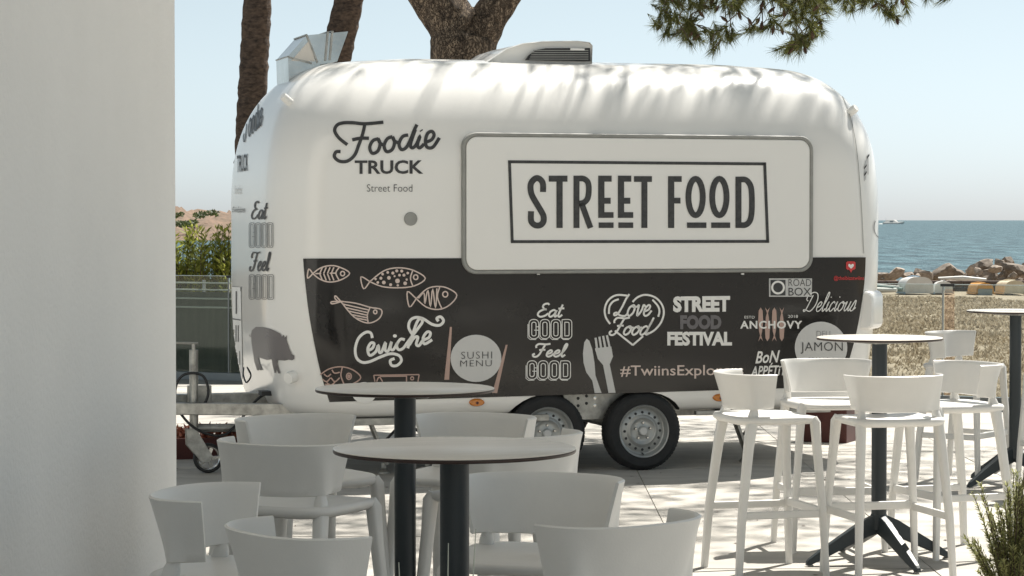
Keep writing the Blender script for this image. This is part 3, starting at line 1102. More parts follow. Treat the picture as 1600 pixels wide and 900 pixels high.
decal('chopstick_print', M['print_pink'], fp, polys=[Z(*z3, [(909, 415), (921, 415), (905, 724), (876, 724)])])
decal('chopstick_print', M['print_pink'], fp, polys=[Z(*z3, [(1236, 520), (1247, 520), (1186, 802), (1157, 802)])])
decal('plate_print', M['print_white'], fp, polys=[Z(*z3, ell(408, 800, 72, 62, 30))], label='small white plate behind the table')

z4 = (800, 420, 4.0917)
script('lettering', 'Eat', Z(*z4, [(163, 222), (332, 306)])[0] + Z(*z4, [(163, 222), (332, 306)])[1], 3.0, M['print_white'], fp, label='white script reading Eat')
good('lettering', (826, 499, 894, 529), 1.25, M['print_white'], fp, label='white outlined capitals reading GOOD below Eat')
script('lettering', 'Feel', (832, 537, 886, 557), 3.0, M['print_white'], fp, label='white script reading Feel')
good('lettering', (823, 563.5, 892, 592.5), 1.25, M['print_white'], fp, label='white outlined capitals reading GOOD below Feel')
strokes('heart_print', z4, [[(625, 352), (598, 312), (590, 258), (612, 202), (665, 168), (738, 172)], [(768, 212), (800, 182), (850, 166), (912, 182), (955, 227), (968, 282), (950, 342), (908, 392), (862, 418)], [(655, 395), (770, 487)], [(770, 487), (835, 430)], [(617, 288), (621, 240), (645, 208), (680, 194)], [(895, 197), (930, 237), (940, 272), (932, 306)]], 3.0, M['print_white'], label='white heart outline round the words Love Food')
script('lettering', 'Love', (959, 459.5, 1017.5, 493.5), 3.0, M['print_white'], fp, shear=.35, label='white script reading Love')
script('lettering', 'Food', (952, 496, 1021, 523), 3.0, M['print_white'], fp, shear=.35, label='white script reading Food')
kn = Z(*z4, [(455, 600), (451, 540), (459, 470), (475, 446), (492, 460), (510, 510), (525, 600), (531, 680), (570, 793), (526, 793), (511, 715), (472, 660)])
decal('knife_print', M['print_pale'], fp, polys=[kn], label='pale knife print')
decal('fork_print', M['print_pale'], fp, polys=[Z(*z4, [(527, 508), (632, 496), (643, 560), (622, 610), (660, 792), (614, 792), (580, 615), (546, 575)])],
      ribbons=[(Z(*z4, s_), 3.4) for s_ in ([(532, 440), (541, 512)], [(556, 433), (568, 512)], [(580, 428), (595, 508)], [(604, 424), (622, 504)])], label='pale fork print')
text('lettering', 'STREET', (1051, 463, 1140, 488), M['print_white'], fp, bold=0.055, skew=1.0, label='chunky white capitals reading STREET')
text('lettering', 'FOOD', (1062, 492, 1126.5, 514.5), M['print_grey'], fp, bold=0.06, label='chunky grey capitals reading FOOD')
text('lettering', 'FESTIVAL', (1042, 518, 1143, 540), M['print_white'], fp, bold=0.05, label='chunky white capitals reading FESTIVAL')
text('lettering', '#TwiinsExplorers', (968.5, 571, 1161, 592), M['print_blush'], fp, bold=0.008, skew=1.2, label='blush lettering reading the hashtag TwiinsExplorers')

z5 = (1100, 390, 3.6)
rp = decal('plate_print', M['print_pale'], fp, polys=[Z(*z5, [(363, 162), (605, 162), (603, 265), (363, 265)])], label='pale rectangle reading ROAD BOX')
decal('plate_print', M['ink'], fp2, polys=[Z(*z5, [(371, 170), (455, 170), (455, 258), (371, 258)])])
decal('ring_print', M['print_white'], skin(0.014), ribbons=[(Z(*z5, ell(412, 213, 33, 33, 28)), 3.2, True)])
text('lettering', 'ROAD', (1231, 436, 1266.5, 447), M['ink'], fp2, bold=-0.01)
text('lettering', 'BOX', (1231, 449.5, 1266.5, 462), M['ink'], fp2, bold=0.0)
script('lettering', 'Delicious', (1255, 457, 1336, 487), 1.5, M['print_white'], fp, shear=.5, rise=1.5, label='thin white script reading Delicious')
an = []
for k, x in enumerate((316, 354, 393, 435)):
    up = k % 2 == 0
    y0, y1 = (325, 480) if up else (515, 362)
    s_ = 1 if up else -1
    an.append(Z(*z5, [(x, y0), (x + 11, y0 + 18 * s_), (x + 14, y0 + 75 * s_), (x + 8, y0 + 135 * s_), (x + 3, y0 + 158 * s_), (x + 13, y0 + 190 * s_), (x, y0 + 172 * s_), (x - 13, y0 + 190 * s_), (x - 3, y0 + 158 * s_), (x - 9, y0 + 135 * s_), (x - 14, y0 + 75 * s_), (x - 11, y0 + 18 * s_)]))
decal('anchovy_print', M['print_pink'], fp, polys=an, label='four pink anchovies')
text('lettering', 'ANCHOVY', (1155.5, 501, 1252.5, 513.5), M['print_white'], fp2, bold=0.03, spacing=1.15, label='white capitals reading ANCHOVY')
text('lettering', 'ESTD', (1162.5, 493.5, 1178.5, 497.5), M['print_white'], fp)
text('lettering', '2018', (1230.5, 492, 1246, 496.5), M['print_white'], fp)
text('lettering', 'BoN', (1179.5, 549, 1218, 568), M['print_white'], fp, bold=0.02, shear=0.3, skew=2, label='white hand lettering reading BON')
text('lettering', 'APPÉTiT', (1172, 568, 1229, 588), M['print_white'], fp, bold=0.02, shear=0.25, skew=2, label='white hand lettering reading APPETIT')
decal('plate_print', M['print_pale'], fp, polys=[Z(*z5, ell(655, 551, 147, 146, 44))], label='round pale label reading DELI JAMON SPANISH')
text('lettering', 'DELI', (1275, 517, 1296, 525.5), M['print_grey'], fp2, bold=-0.02)
text('lettering', 'JAMON', (1250, 534.5, 1315.5, 552.5), M['ink'], fp2, bold=-0.008, spacing=1.05)
text('lettering', 'SPANISH', (1262, 558, 1301, 566), M['print_grey'], fp2, bold=-0.02)
pin = Z(*z5, [(803, 66), (841, 66), (848, 73), (848, 106), (841, 113), (832, 114), (823, 131), (814, 114), (803, 113), (796, 106), (796, 73)])
decal('pin_print', M['print_red'], fp, polys=[pin], label='red pin with a white heart')
decal('heart_print', M['print_white'], fp2, polys=[Z(*z5, [(822, 108), (808, 94), (806, 85), (813, 79), (822, 86), (831, 79), (838, 85), (836, 94)])])
text('lettering', '@theibizatwiins', (1302, 431, 1348.5, 439), M['print_red'], fp, bold=0.01)
# lettering that wraps out of sight round the rear end
text('lettering', '#T', (1349.5, 250, 1357.5, 284), M['ink'], fb, skew=10, label='black lettering curving round the rear end')
decal('ring_print', M['ink'], fb, ribbons=[(ell(1376, 355, 11, 17, 16, 110, 215), 0.9)])
decal('body_seam', M['seal'], fb, ribbons=[(smooth([(1262, 107), (1300, 128), (1322, 165), (1336, 220), (1344, 300), (1349, 396)], 6), 0.9)])

# rear pod
pod = MB()
ul_, ur_, _ = body_ext(1.05)
pc = Vector((UR - 0.16, 0.20, 1.07))
Mp = Matrix.Translation(pc) @ Matrix.Rotation(rad(-42), 4, 'Z')
lp = []
for s1, yy in ((1.0, 0.06), (1.0, -0.15), (.97, -.17), (.88, -.182)):
    lp.append([Mp @ Vector((a * s1, yy, b * s1)) for a, b in rrect(-.10, -.135, .10, .135, .05, 5)])
podo = pod.rings(lp).build('rear_lamp_pod', M['gelcoat'], trailer)

# underframe
un = MB().box((-0.32, WID / 2, 0.385), (3.6, 1.3, 0.10))
un.build('chassis', M['galv'], trailer, smooth=False)
MB().box((-1.55, 0.05, 0.375), (1.75, 0.05, 0.045)).build('sill_rail', M['galv'], trailer, smooth=False, bevel=.004)
MB().box((0.88, 0.05, 0.380), (1.0, 0.05, 0.03)).build('sill_rail', M['galv'], trailer, smooth=False, bevel=.004)
for u in AX:
    MB().tube([(u, 0.2, .266), (u, WID - .2, .266)], .035, 10).build('axle', M['galv'], trailer)
# galvanised fender plate between and over the wheels
pts = [(AX[0] + 0.13, 0.56), (AX[1] + 0.18, 0.56), (AX[1] + 0.29, 0.50), (AX[1] + 0.36, 0.40), (AX[1] + 0.27, 0.385), (AX[1] - 0.20, 0.345), (AX[0] + 0.22, 0.345)]
fender = MB().rings([[(a, 0.155, b) for a, b in pts], [(a, 0.165, b) for a, b in pts]]).build('fender_plate', M['galv'], trailer, smooth=False)
for a, b in ((.255, .49), (.255, .44), (.315, .505), (.315, .455), (.375, .49), (.375, .44)):
    Mx = Matrix.Translation((AX[0] + a, .156, b)) @ Matrix.Rotation(rad(90), 4, 'X')
    MB().lathe([(.011, -.004), (.011, .004), (.002, .005)], 10, Mx).build('bolt', M['black'] if a < .36 else M['chrome'], fender)


def wheel(u, yv, flip=1):
    w = empty('wheel', (u, yv, 0.266), 0)
    w.parent = trailer
    w.rotation_euler = (rad(90) * flip, 0, 0)          # lathe axis z -> towards viewer
    R0 = 0.266
    MB().lathe([(.172, -.065), (.20, -.078), (.235, -.080), (.256, -.066), (R0, -.045), (R0, .045), (.256, .066), (.235, .080), (.20, .078), (.172, .065)], 56, cap=False).build('tyre', M['rubber'], w)
    gr = MB()
    for k in range(60):
        a = 2 * math.pi * k / 60
        for sg in (-1, 1):
            Mz = Matrix.Rotation(a, 3, 'Z')
            gr.box(Mz @ Vector((R0 - .0012, 0, sg * .028)), (.005, .019, .040), M=Mz)
    gr.build('tread', M['rubber'], w, smooth=False)
    rim = MB().lathe([(.168, -.06), (.177, .062), (.181, .070), (.177, .076), (.170, .072), (.165, .050), (.158, .030), (.150, .026), (.140, .030), (.112, .034), (.100, .044), (.092, .046), (.078, .036), (.060, .034), (.045, .036), (.034, .038), (.033, .056), (.028, .061), (.001, .061)], 48, cap=False).build('rim', M['rim'], w, angle=30)
    for k in range(16):
        a = 2 * math.pi * k / 16
        Mx = Matrix.Translation((.127 * math.cos(a), .127 * math.sin(a), .0335)) @ Matrix.Rotation(rad(-8), 4, Vector((-math.sin(a), math.cos(a), 0)))
        MB().lathe([(.0095, -.004), (.0095, .0012), (.001, .0014)], 10, Mx).build('vent_hole', M['black'], w)
    for k in range(5):
        a = 2 * math.pi * k / 5 + math.pi / 2
        MB().lathe([(.010, .034), (.0095, .047), (.006, .052), (.001, .052)], 8, Matrix.Translation((.056 * math.cos(a), .056 * math.sin(a), 0))).build('lug_nut', M['chrome'], w)
    MB().lathe([(.026, .061), (.024, .066), (.001, .067)], 20).build('hub_cap', M['print_pale'], w)
    MB().tube([(0, -.152, .028), (0, -.157, .06)], .004, 6).build('valve', M['black'], w)
    return w


w0 = wheel(AX[1], 0.09)
w1 = wheel(AX[0], 0.09)
for u in AX:
    wheel(u, WID - 0.09, -1)

# corner steadies
def steady(px, py, u_dir):
    d = plane_y(0.35)(px, py)
    s_ = empty('corner_steady', (d.x, 0.35, 0), 0)
    s_.parent = trailer
    MB().bar((-.10 * u_dir, 0, .37), (0.02 * u_dir, 0, .06), .05, .018).build('leg', M['galv'], s_, smooth=False)
    MB().bar((-.10 * u_dir, .03, .37), (0.02 * u_dir, .03, .06), .012, .03).build('brace', M['galv'], s_, smooth=False)
    MB().bar((.14 * u_dir, .0, .35), (-.03 * u_dir, 0, .18), .02, .014).build('stay', M['black'], s_, smooth=False)
    MB().lathe([(.045, 0), (.045, .012), (.02, .035), (.02, .07), (.001, .07)], 14).build('foot', M['galv'], s_)
    MB().box((-.06 * u_dir, 0, .375), (.30, .08, .03)).build('bracket', M['black'], s_, smooth=False)


steady(1164, 712, 1)
steady(668, 733, -1)
steady(600, 733, 1)

# drawbar with jockey wheel
dbr = empty('drawbar')
dbr.parent = trailer
DY = 0.92
MB().bar((-2.35, DY, .47), (-4.15, DY, .47), .11, .10).build('beam', M['galv'], dbr, smooth=False, bevel=.006)
MB().bar((-2.3, .35, .44), (-3.5, DY - .06, .44), .06, .08).build('beam', M['galv'], dbr, smooth=False, bevel=.006)
MB().bar((-2.3, 1.55, .44), (-3.5, DY + .06, .44), .06, .08).build('beam', M['galv'], dbr, smooth=False, bevel=.006)
MB().tube([(-2.35, DY - .15, .29), (-2.95, DY - .15, .30)], .028, 12).build('tube', M['galv'], dbr)
JU = plane_y(0.72)(303, 660).x
cl = MB().box((JU + .05, .80, .50), (.16, .05, .17)).build('clamp', M['galv'], dbr, smooth=False, bevel=.004)
for a in (-.05, .05):
    for b in (-.05, .05):
        MB().lathe([(.010, 0), (.010, .012), (.001, .013)], 8, Matrix.Translation((JU + .06 + a * .9, .775, .50 + b)) @ Matrix.Rotation(rad(90), 4, 'X')).build('bolt', M['chrome'], dbr)
jk = empty('jockey_wheel')
jk.parent = trailer
MB().tube([(JU, .72, .30), (JU, .72, .83)], .030, 16).build('outer_tube', M['galv'], jk)
MB().tube([(JU, .72, .83), (JU, .72, .87)], .014, 10).build('spindle', M['galv'], jk)
MB().tube([(JU + .03, .72, .872), (JU - .17, .72, .880), (JU - .17, .72, .94)], .009, 8).build('crank_handle', M['galv'], jk)
MB().tube([(JU, .72, .31), (JU, .72, .24)], .022, 12).build('inner_tube', M['galv'], jk)
WX = JU + .075
fk = MB()
for yy in (.685, .755):
    fk.rings([[(JU - .055, yy, .30), (JU + .01, yy, .30), (WX + .045, yy, .115), (WX + .03, yy, .075), (WX - .03, yy, .075), (JU - .05, yy, .19)], [(JU - .055, yy + .008, .30), (JU + .01, yy + .008, .30), (WX + .045, yy + .008, .115), (WX + .03, yy + .008, .075), (WX - .03, yy + .008, .075), (JU - .05, yy + .008, .19)]])
fk.build('fork', M['galv'], jk, smooth=False, bevel=.003)
Mw = Matrix.Translation((WX + .02, .72, .10)) @ Matrix.Rotation(rad(90), 4, 'X')
jw = MB().lathe([(.078, -.025), (.092, -.026), (.10, -.016), (.10, .016), (.092, .026), (.078, .025)], 32, Mw, cap=False).build('tyre', M['rubber'], jk)
sp = MB().lathe([(.076, -.018), (.080, -.018), (.080, .018), (.076, .018), (.070, .014), (.070, -.014)], 32, Mw, cap=False)
for k in range(5):
    a = 2 * math.pi * k / 5
    sp.bar(Mw @ Vector((.02 * math.cos(a), .02 * math.sin(a), .004)), Mw @ Vector((.074 * math.cos(a), .074 * math.sin(a), .004)), .022, .02, up=(0, 1, 0))
sp.lathe([(.024, -.03), (.024, .03), (.001, .03)], 14, Mw)
sp.build('spokes', M['chrome'], jk, angle=30)
cb = MB()
def sm3(P, k=6):
    a = smooth([(p_[0], p_[2]) for p_ in P], k)
    b = smooth([(p_[1], p_[2]) for p_ in P], k)
    return [Vector((u[0], v[0], u[1])) for u, v in zip(a, b)]


cb.tube(sm3(((JU - .13, .70, .44), (JU - .02, .66, .42), (JU + .06, .66, .47), (JU + .09, .67, .56), (JU + .05, .68, .66), (JU - .06, .69, .67), (JU - .12, .70, .60), (JU - .12, .70, .46), (JU - .03, .68, .33), (JU + .10, .70, .26), (JU + .22, .72, .26), (JU + .34, .72, .38), (JU + .44, .70, .50), (JU + .56, .70, .545))), .009, 8)
cb.build('cable', M['black'], dbr, angle=180)
MB().box((UL + .09, .66, .535), (.16, .12, .03)).build('bracket', M['black'], trailer, smooth=False)
mb = MB().tube(sm3([(UL - .015, .9, .66), (UL - .05, .8, .70), (UL - .04, .72, .65), (UL - .06, .78, .60), (UL - .05, .95, .64), (UL - .02, 1.1, .68)]), .006, 6)
mb.build('wire_loop', M['black'], trailer, angle=180)

# roof exhaust cowl (folded sheet steel)
c0 = TINV @ at(498, 86, 16.6)
cw = empty('exhaust_cowl')
cw.parent = trailer


def tp(x, y, yv):
    v = plane_y(yv)(x, y)
    return v


f0, f1 = 1.00, 1.42
prof = [(452, 150), (450, 88), (479, 55), (544, 49), (527, 96), (500, 101), (497, 150)]
def side_ring(pl_, yv): return [Vector((tp(a, b, f0).x, yv, tp(a, b, f0).z)) for a, b in pl_]
a_ = side_ring(prof, f0); b_ = side_ring(prof, f1)
MB().rings([a_, b_]).build('hood', M['chrome'], cw, smooth=False)
def band(name, p1, p2, w=.02):
    q1, q2 = tp(*p1, f0), tp(*p2, f0)
    m_ = MB()
    m_.bar((q1.x, f0 - .004, q1.z), (q2.x, f0 - .004, q2.z), .012, w, up=(0, 1, 0))
    m_.bar((q1.x, f0 - .002, q1.z + .004), (q1.x, f1, q1.z + .004), w, .008)
    m_.build(name, M['galv'], cw, smooth=False)
band('seam', (479, 55), (496, 98), .012)
band('seam', (512, 51), (508, 95), .02)
band('seam', (519, 50), (515, 94), .02)
band('seam', (450, 89), (487, 99), .010)
fl = side_ring([(455, 95), (484, 62), (492, 96)], f0 - .006)
fl2 = side_ring([(455, 95), (484, 62), (492, 96)], f0 - .001)
MB().rings([fl, fl2]).build('fold_reflection', M['table_top'], cw, smooth=False)  # beige colour stands in for a warm reflection in the steel

# roof air conditioner
ac = empty('roof_air_conditioner')
ac.parent = trailer
g0 = 0.55


def A(x, y):
    v = plane_y(g0)(x, y)
    return v.x, v.z


acp = [A(758, 98), A(776, 86), A(793, 75), A(818, 67), (A(850, 63.5)), A(905, 63), A(922, 65), A(926, 70), A(925, 99)]
MB().rings([[(a, g0 + .03, b) for a, b in acp], [(a, g0, b - .006) for a, b in acp], [(a, g0 + .0, b - .006) for a, b in acp], [(a, g0 + .75, b) for a, b in acp]], cap=True).build('housing', M['gelcoat'], ac, angle=30)
gp = [A(820, 94), A(826, 86), A(838, 78), A(852, 75.5), A(921, 75), A(922, 96)]
grl = MB().rings([[(a, g0 - .012, b) for a, b in gp], [(a, g0 + .002, b) for a, b in gp]]).build('grille', M['black'], ac, smooth=False)
for k in range(5):
    yy = 79 + k * 3.4
    p1, p2 = A(832 - k * 1.5, yy), A(918, yy)
    MB().bar((p1[0], g0 - .016, p1[1]), (p2[0], g0 - .016, p2[1]), .006, .005, up=(0, 1, 0)).build('slat', M['seal'], ac, smooth=False)
p1, p2 = A(890, 77), A(912, 77)
MB().box(((p1[0] + p2[0]) / 2, g0 - .018, p1[1]), (p2[0] - p1[0], .006, .014)).build('badge', M['print_white'], ac, smooth=False)

# ------------------------------------------------------------------ bar stools
def make_stool():
    r = empty('bar_stool')
    pm = M['plastic']

    def se(a, b, pw, z, cy=0.0, n_=40, dish=0.0, front=0.0):
        out = []
        for k in range(n_):
            t_ = 2 * math.pi * k / n_
            c, s_ = math.cos(t_), math.sin(t_)
            x = a * math.copysign(abs(c) ** pw, c)
            y = b * math.copysign(abs(s_) ** pw, s_)
            x *= 1 - 0.06 * (y / b)
            zz = z - dish * (1 - min(1, abs(x / .2)) ** 2) - front * max(0, (y - .1) / .12) ** 2
            out.append((x, y + cy, zz))
        return out
    sq_ = .42
    MB().rings([se(.17, .165, sq_, .735), se(.205, .20, sq_, .730), se(.222, .215, sq_, .742, front=.004), se(.226, .219, sq_, .757, front=.007), se(.219, .212, sq_, .768, front=.009), se(.20, .195, sq_, .770, dish=.004, front=.008), se(.14, .14, .7, .767, dish=.006), se(.06, .06, .9, .764, dish=.006), se(.002, .002, 1, .763)]).build('seat', pm, r, angle=60)
    # wrap round back shell
    n_, m_ = 56, 8
    vo, vi = [], []
    for j in range(m_ + 1):
        t_ = j / m_
        z = .800 + .168 * t_
        a = .203 + .038 * t_ ** 1.2
        b = .150 + .045 * t_ ** 1.2
        for sgn, dst in ((0, vo), (1, vi)):
            row = []
            for i in range(n_ + 1):
                ph = rad(-92 + 184 * i / n_)
                th = 0.011 * sgn
                sx, cx_ = math.sin(ph), math.cos(ph)
                x = (a - th) * math.copysign(abs(sx) ** .82, sx)
                y = -.045 - (b - th) * math.copysign(abs(cx_) ** .82, cx_)
                if sgn == 0:            # soft ridge where the rear leg runs into the shell
                    bump_ = .026 * (1 - t_) ** 1.1 * math.exp(-((abs(ph) - rad(62)) / .19) ** 2)
                    x += bump_ * sx
                    y -= bump_ * cx_
                zz = z + (0.012 * (abs(ph) / rad(92)) ** 2 * (1 - t_))
                row.append(Vector((x, y, zz)))
            dst.append(row)
    mb = MB()
    lo = []
    loops_ = []
    for i in range(n_ + 1):
        sec = [vo[j][i] for j in range(m_ + 1)]
        top = (vo[m_][i] + vi[m_][i]) / 2 + Vector((0, 0, .004))
        bot = (vo[0][i] + vi[0][i]) / 2 - Vector((0, 0, .004))
        sec += [top] + [vi[j][i] for j in range(m_, -1, -1)] + [bot]
        loops_.append(sec)
    mb.rings(loops_).build('backrest', pm, r, angle=50)
    for sx in (-1, 1):
        # front leg
        MB().tube([(sx * .182, .170, .757), (sx * .190, .179, .735), (sx * .199, .184, .62), (sx * .226, .205, .30), (sx * .240, .218, 0)], [(.018, .020), (.024, .024), (.0205, .0205), (.0175, .018), (.0145, .0155)], 16, sq=.6, ref=(1, 0, 0)).build('leg', pm, r, angle=60)
        # rear leg runs up into the back shell
        MB().tube([(sx * .240, -.225, 0), (sx * .228, -.205, .30), (sx * .206, -.165, .62), (sx * .197, -.145, .74), (sx * .189, -.132, .785), (sx * .186, -.128, .81), (sx * .186, -.127, .83)],
                  [(.015, .017), (.018, .020), (.020, .024), (.0215, .027), (.018, .022), (.012, .015), (.004, .006)], 16, sq=.6, ref=(1, 0, 0)).build('leg', pm, r, angle=60)
        MB().bar((sx * .222, -.19, .305), (sx * .222, .195, .305), .020, .036).build('side_rail', pm, r, smooth=False, bevel=.006)
        # seat to leg web
    MB().bar((-.215, .203, .315), (.215, .203, .315), .020, .040).build('footrest', pm, r, smooth=False, bevel=.006)
    return r


stool0 = make_stool()
STOOLS = [
    # x, y, facing x, facing y, label, group
    (-0.72, 6.47, .97, -.22, 'grey white bar stool at the far left against the white wall, inner back showing'),
    (-0.43, 5.77, .82, .56, 'bar stool at the bottom left with its back turned, cut off by the lower edge'),
    (-0.72, 8.06, .50, .87, 'bar stool seen from behind at the rear left table, in front of another stool'),
    (-0.755, 8.86, .60, -.80, 'farthest left bar stool facing the rear left table, beside the trailer drawbar'),
    (-0.17, 8.92, -.45, -.89, 'bar stool behind the left tables facing the camera, below the first trailer wheel'),
    (-0.02, 8.32, -.66, .75, 'bar stool seen from behind between the left tables and the trailer wheel'),
    (0.06, 6.75, -.34, -.94, 'bar stool behind the front left table facing the camera, wide curved back'),
    (0.205, 5.97, -.68, .73, 'bar stool at the bottom centre with its back turned, cut off by the lower edge'),
    (1.222, 11.63, .965, .26, 'sunlit bar stool left of the right hand table, facing right'),
    (1.645, 12.52, .12, -.99, 'sunlit bar stool behind the right hand table, facing the camera'),
    (1.79, 11.50, -.25, .97, 'sunlit bar stool in front of the right hand table, back turned to the camera'),
    (2.24, 12.33, -.94, -.34, 'sunlit bar stool right of the right hand table, facing left'),
    (2.95, 15.75, .80, -.60, 'farthest bar stool, shaded, at the table by the right edge'),
    (3.44, 14.95, -.15, .99, 'bar stool cut off by the right edge, only a leg in view'),
]
for i, (x, y, fx, fy, lab) in enumerate(STOOLS):
    o = stool0 if i == 0 else copy_tree(stool0)
    o.location = (x, y, 0)
    o.rotation_euler = (0, 0, math.atan2(-fx, fy))
    tag(o, lab, 'bar stool', 'white moulded bar stools')

# ------------------------------------------------------------------ tables
def make_table():
    r = empty('bar_table')
    top = MB().lathe([(.306, 1.1175), (.3095, 1.1185), (.3095, 1.1200), (.306, 1.1215), (.001, 1.1215)], 72, cap=False).build('tabletop', M['table_top'], r)
    MB().lathe([(.001, 1.108), (.300, 1.108), (.3085, 1.1095), (.3098, 1.112), (.3098, 1.1165), (.307, 1.1178)], 72, cap=False).build('edge', M['table_edge'], top)
    pt = MB().lathe([(.0375, .20), (.0375, 1.092), (.030, 1.094)], 28, cap=True).build('post', M['slate'], r, angle=40)
    MB().box((0, 0, 1.100), (.20, .20, .014), rz=.5).build('mount_plate', M['galv'], r, smooth=False)
    MB().lathe([(.030, .16), (.043, .17), (.043, .235), (.0385, .245)], 24).build('hub', M['slate'], r)
    for k in range(4):
        a = rad(20 + 90 * k)
        d = Vector((math.cos(a), math.sin(a), 0))
        sd = Vector((-d.y, d.x, 0))
        lp = []
        for t_, zt, zb, w in ((.02, .245, .150, .026), (.10, .212, .128, .026), (.30, .095, .042, .021), (.385, .040, .008, .017), (.40, .026, .006, .013)):
            c = d * t_
            lp.append([c + sd * w + Vector((0, 0, zb)), c + sd * w * .75 + Vector((0, 0, zt)), c - sd * w * .75 + Vector((0, 0, zt)), c - sd * w + Vector((0, 0, zb))])
        lg = MB().rings(lp).build('leg', M['slate'], r, smooth=False, bevel=.004)
        MB().lathe([(.014, 0), (.014, .008), (.006, .012), (.006, .03)], 12, Matrix.Translation(d * .375)).build('glide', M['galv'], lg)
    MB().bar((.03, .02, .17), (-.12, .05, .07), .03, .012).build('fold_lever', M['galv'], r, smooth=False)
    return r


T = make_table()
for i, (px, Y, rz, lab) in enumerate([
        (710, 6.15, .3, 'round beige bar table nearest the camera, front left'),
        (632.5, 8.34, .9, 'round beige bar table behind the front one, before the SUSHI MENU print'),
        (1375, 11.95, rad(0), 'round sunlit bar table on slate legs among the right hand stools'),
        (1587.5, 15.5, rad(12), 'round bar table cut off by the right edge, before the dry grass')]):
    o = T if i == 0 else copy_tree(T)
    o.location = ((px - 800) / F * Y, Y, 0)
    o.rotation_euler = (0, 0, rz)
    tag(o, lab, 'bar table', 'round bar tables')

# ------------------------------------------------------------------ glass fence at the patio edge
fd = (FB - FA).normalized()
frz = math.atan2(fd.y, fd.x)
fence = empty('glass_fence', FA, frz, 'clear glass balustrade along the patio edge with thin dark joints', 'fence')
TOPZ = 1.10
flen = (FB - FA).length
# one joint stands at photo x = 1474
def fence_s(px):
    k = (px - 800) / F
    # FA + s*fd : x = k*y
    return (k * FA.y - FA.x) / (fd.x - k * fd.y)


s_joint = fence_s(1474)
PW = 2.6
first = s_joint % PW - PW
k = 0
while first + k * PW < flen:
    a, b = first + k * PW, first + (k + 1) * PW
    a, b = max(a, 0), min(b, flen)
    if b - a > .3:
        pane = MB().box(((a + b) / 2, 0, TOPZ / 2 + .03), (b - a - .02, .014, TOPZ - .06)).build('pane', M['glass'], fence, smooth=False)
        MB().box(((a + b) / 2, 0, TOPZ + .003), (b - a - .02, .016, .006)).build('top_edge', M['glass_edge'], pane, smooth=False)
        MB().box((b, 0, TOPZ / 2), (.012, .03, TOPZ)).build('joint_post', M['alu'], fence, smooth=False)
        MB().box((b + .045, 0, TOPZ - .004), (.13, .05, .025)).build('clamp', M['black'], fence, smooth=False)
        if abs(b - s_joint) < .1: MB().box((b + .065, -.012, TOPZ / 2), (.09, .006, TOPZ - .08)).build('peach_strip', M['peach'], fence, smooth=False)  # peach tinted strip on the pane beside this joint
    k += 1
MB().box((flen / 2, 0, .02), (flen, .10, .09)).build('base_channel', M['alu'], fence, smooth=False)

# green shade mesh behind the glass on the left, with its wires
sa, sb = fence_s(150), fence_s(480)
scr = empty('shade_screen', FA + fd * sa + Vector((0, .25, 0)), frz, 'dark green shade mesh with pale wires behind the glass, left of the trailer', 'screen')
MB().box(((sb - sa) / 2, 0, .46), (sb - sa, .012, .92)).build('mesh_cloth', M['mesh'], scr, smooth=False)
for z in (1.02, .945, .85, .755):
    MB().tube([(0, -.03, z), (sb - sa, -.03, z)], .010, 6).build('wire', M['wire'], scr)
for s_ in (0.02, (sb - sa) * .5, sb - sa - .02):
    MB().tube([(s_, .03, -.05), (s_, .03, 1.05)], .02, 8).build('post', M['alu'], scr)

# ------------------------------------------------------------------ shrubs behind the screen
def shoot(mb, base, tip, n, ls, rnd):
    base, tip = Vector(base), Vector(tip)
    ax = (tip - base)
    for k in range(n):
        t_ = rnd.uniform(.08, 1.0)
        c = base + ax * t_
        a = rnd.uniform(0, 6.283)
        d = Vector((math.cos(a), math.sin(a), rnd.uniform(.5, 1.3))).normalized()
        w = d.cross(Vector((rnd.gauss(0, 1), rnd.gauss(0, 1), rnd.gauss(0, 1)))).normalized()
        L = ls * rnd.uniform(.6, 1.2)
        mb.add([c - w * L * .05, c + d * L * .5 - w * L * .12, c + d * L, c + d * L * .5 + w * L * .12, ], [(0, 1, 2, 3)])


for i, px in enumerate((262, 306, 352, 398)):
    c = at(px, 500, 28.4)
    rs = random.Random(40 + i)
    lab = ['yellow green shrub half hidden by the white wall', 'yellow green upright shrub beside the white wall', 'yellow green upright shrub beside the trailer nose', 'yellow green shrub behind the trailer nose'][i]
    sh = empty('shrub', (c.x, c.y, -.08), 0, lab, 'shrub', 'shrubs behind the shade screen')
    lf, st = MB(), MB()
    for k in range(58):
        a = rs.uniform(0, 6.283)
        rr = .34 * math.sqrt(rs.random())
        bx_, by_ = rr * math.cos(a), rr * math.sin(a) * .8
        h = rs.uniform(1.05, 1.80) - .25 * rr
        tip = (bx_ * 1.25 + rs.gauss(0, .06), by_ * 1.25 + rs.gauss(0, .06), h)
        st.tube([(bx_ * .3, by_ * .3, 0), tip], [.010, .003], 4, cap=False)
        shoot(lf, (bx_ * .6, by_ * .6, h * .35), tip, 60, .10, rs)
    st.build('stem', M['twig'], sh, fix=False)
    lf.build('foliage', M['hedge'], sh, smooth=False, fix=False)

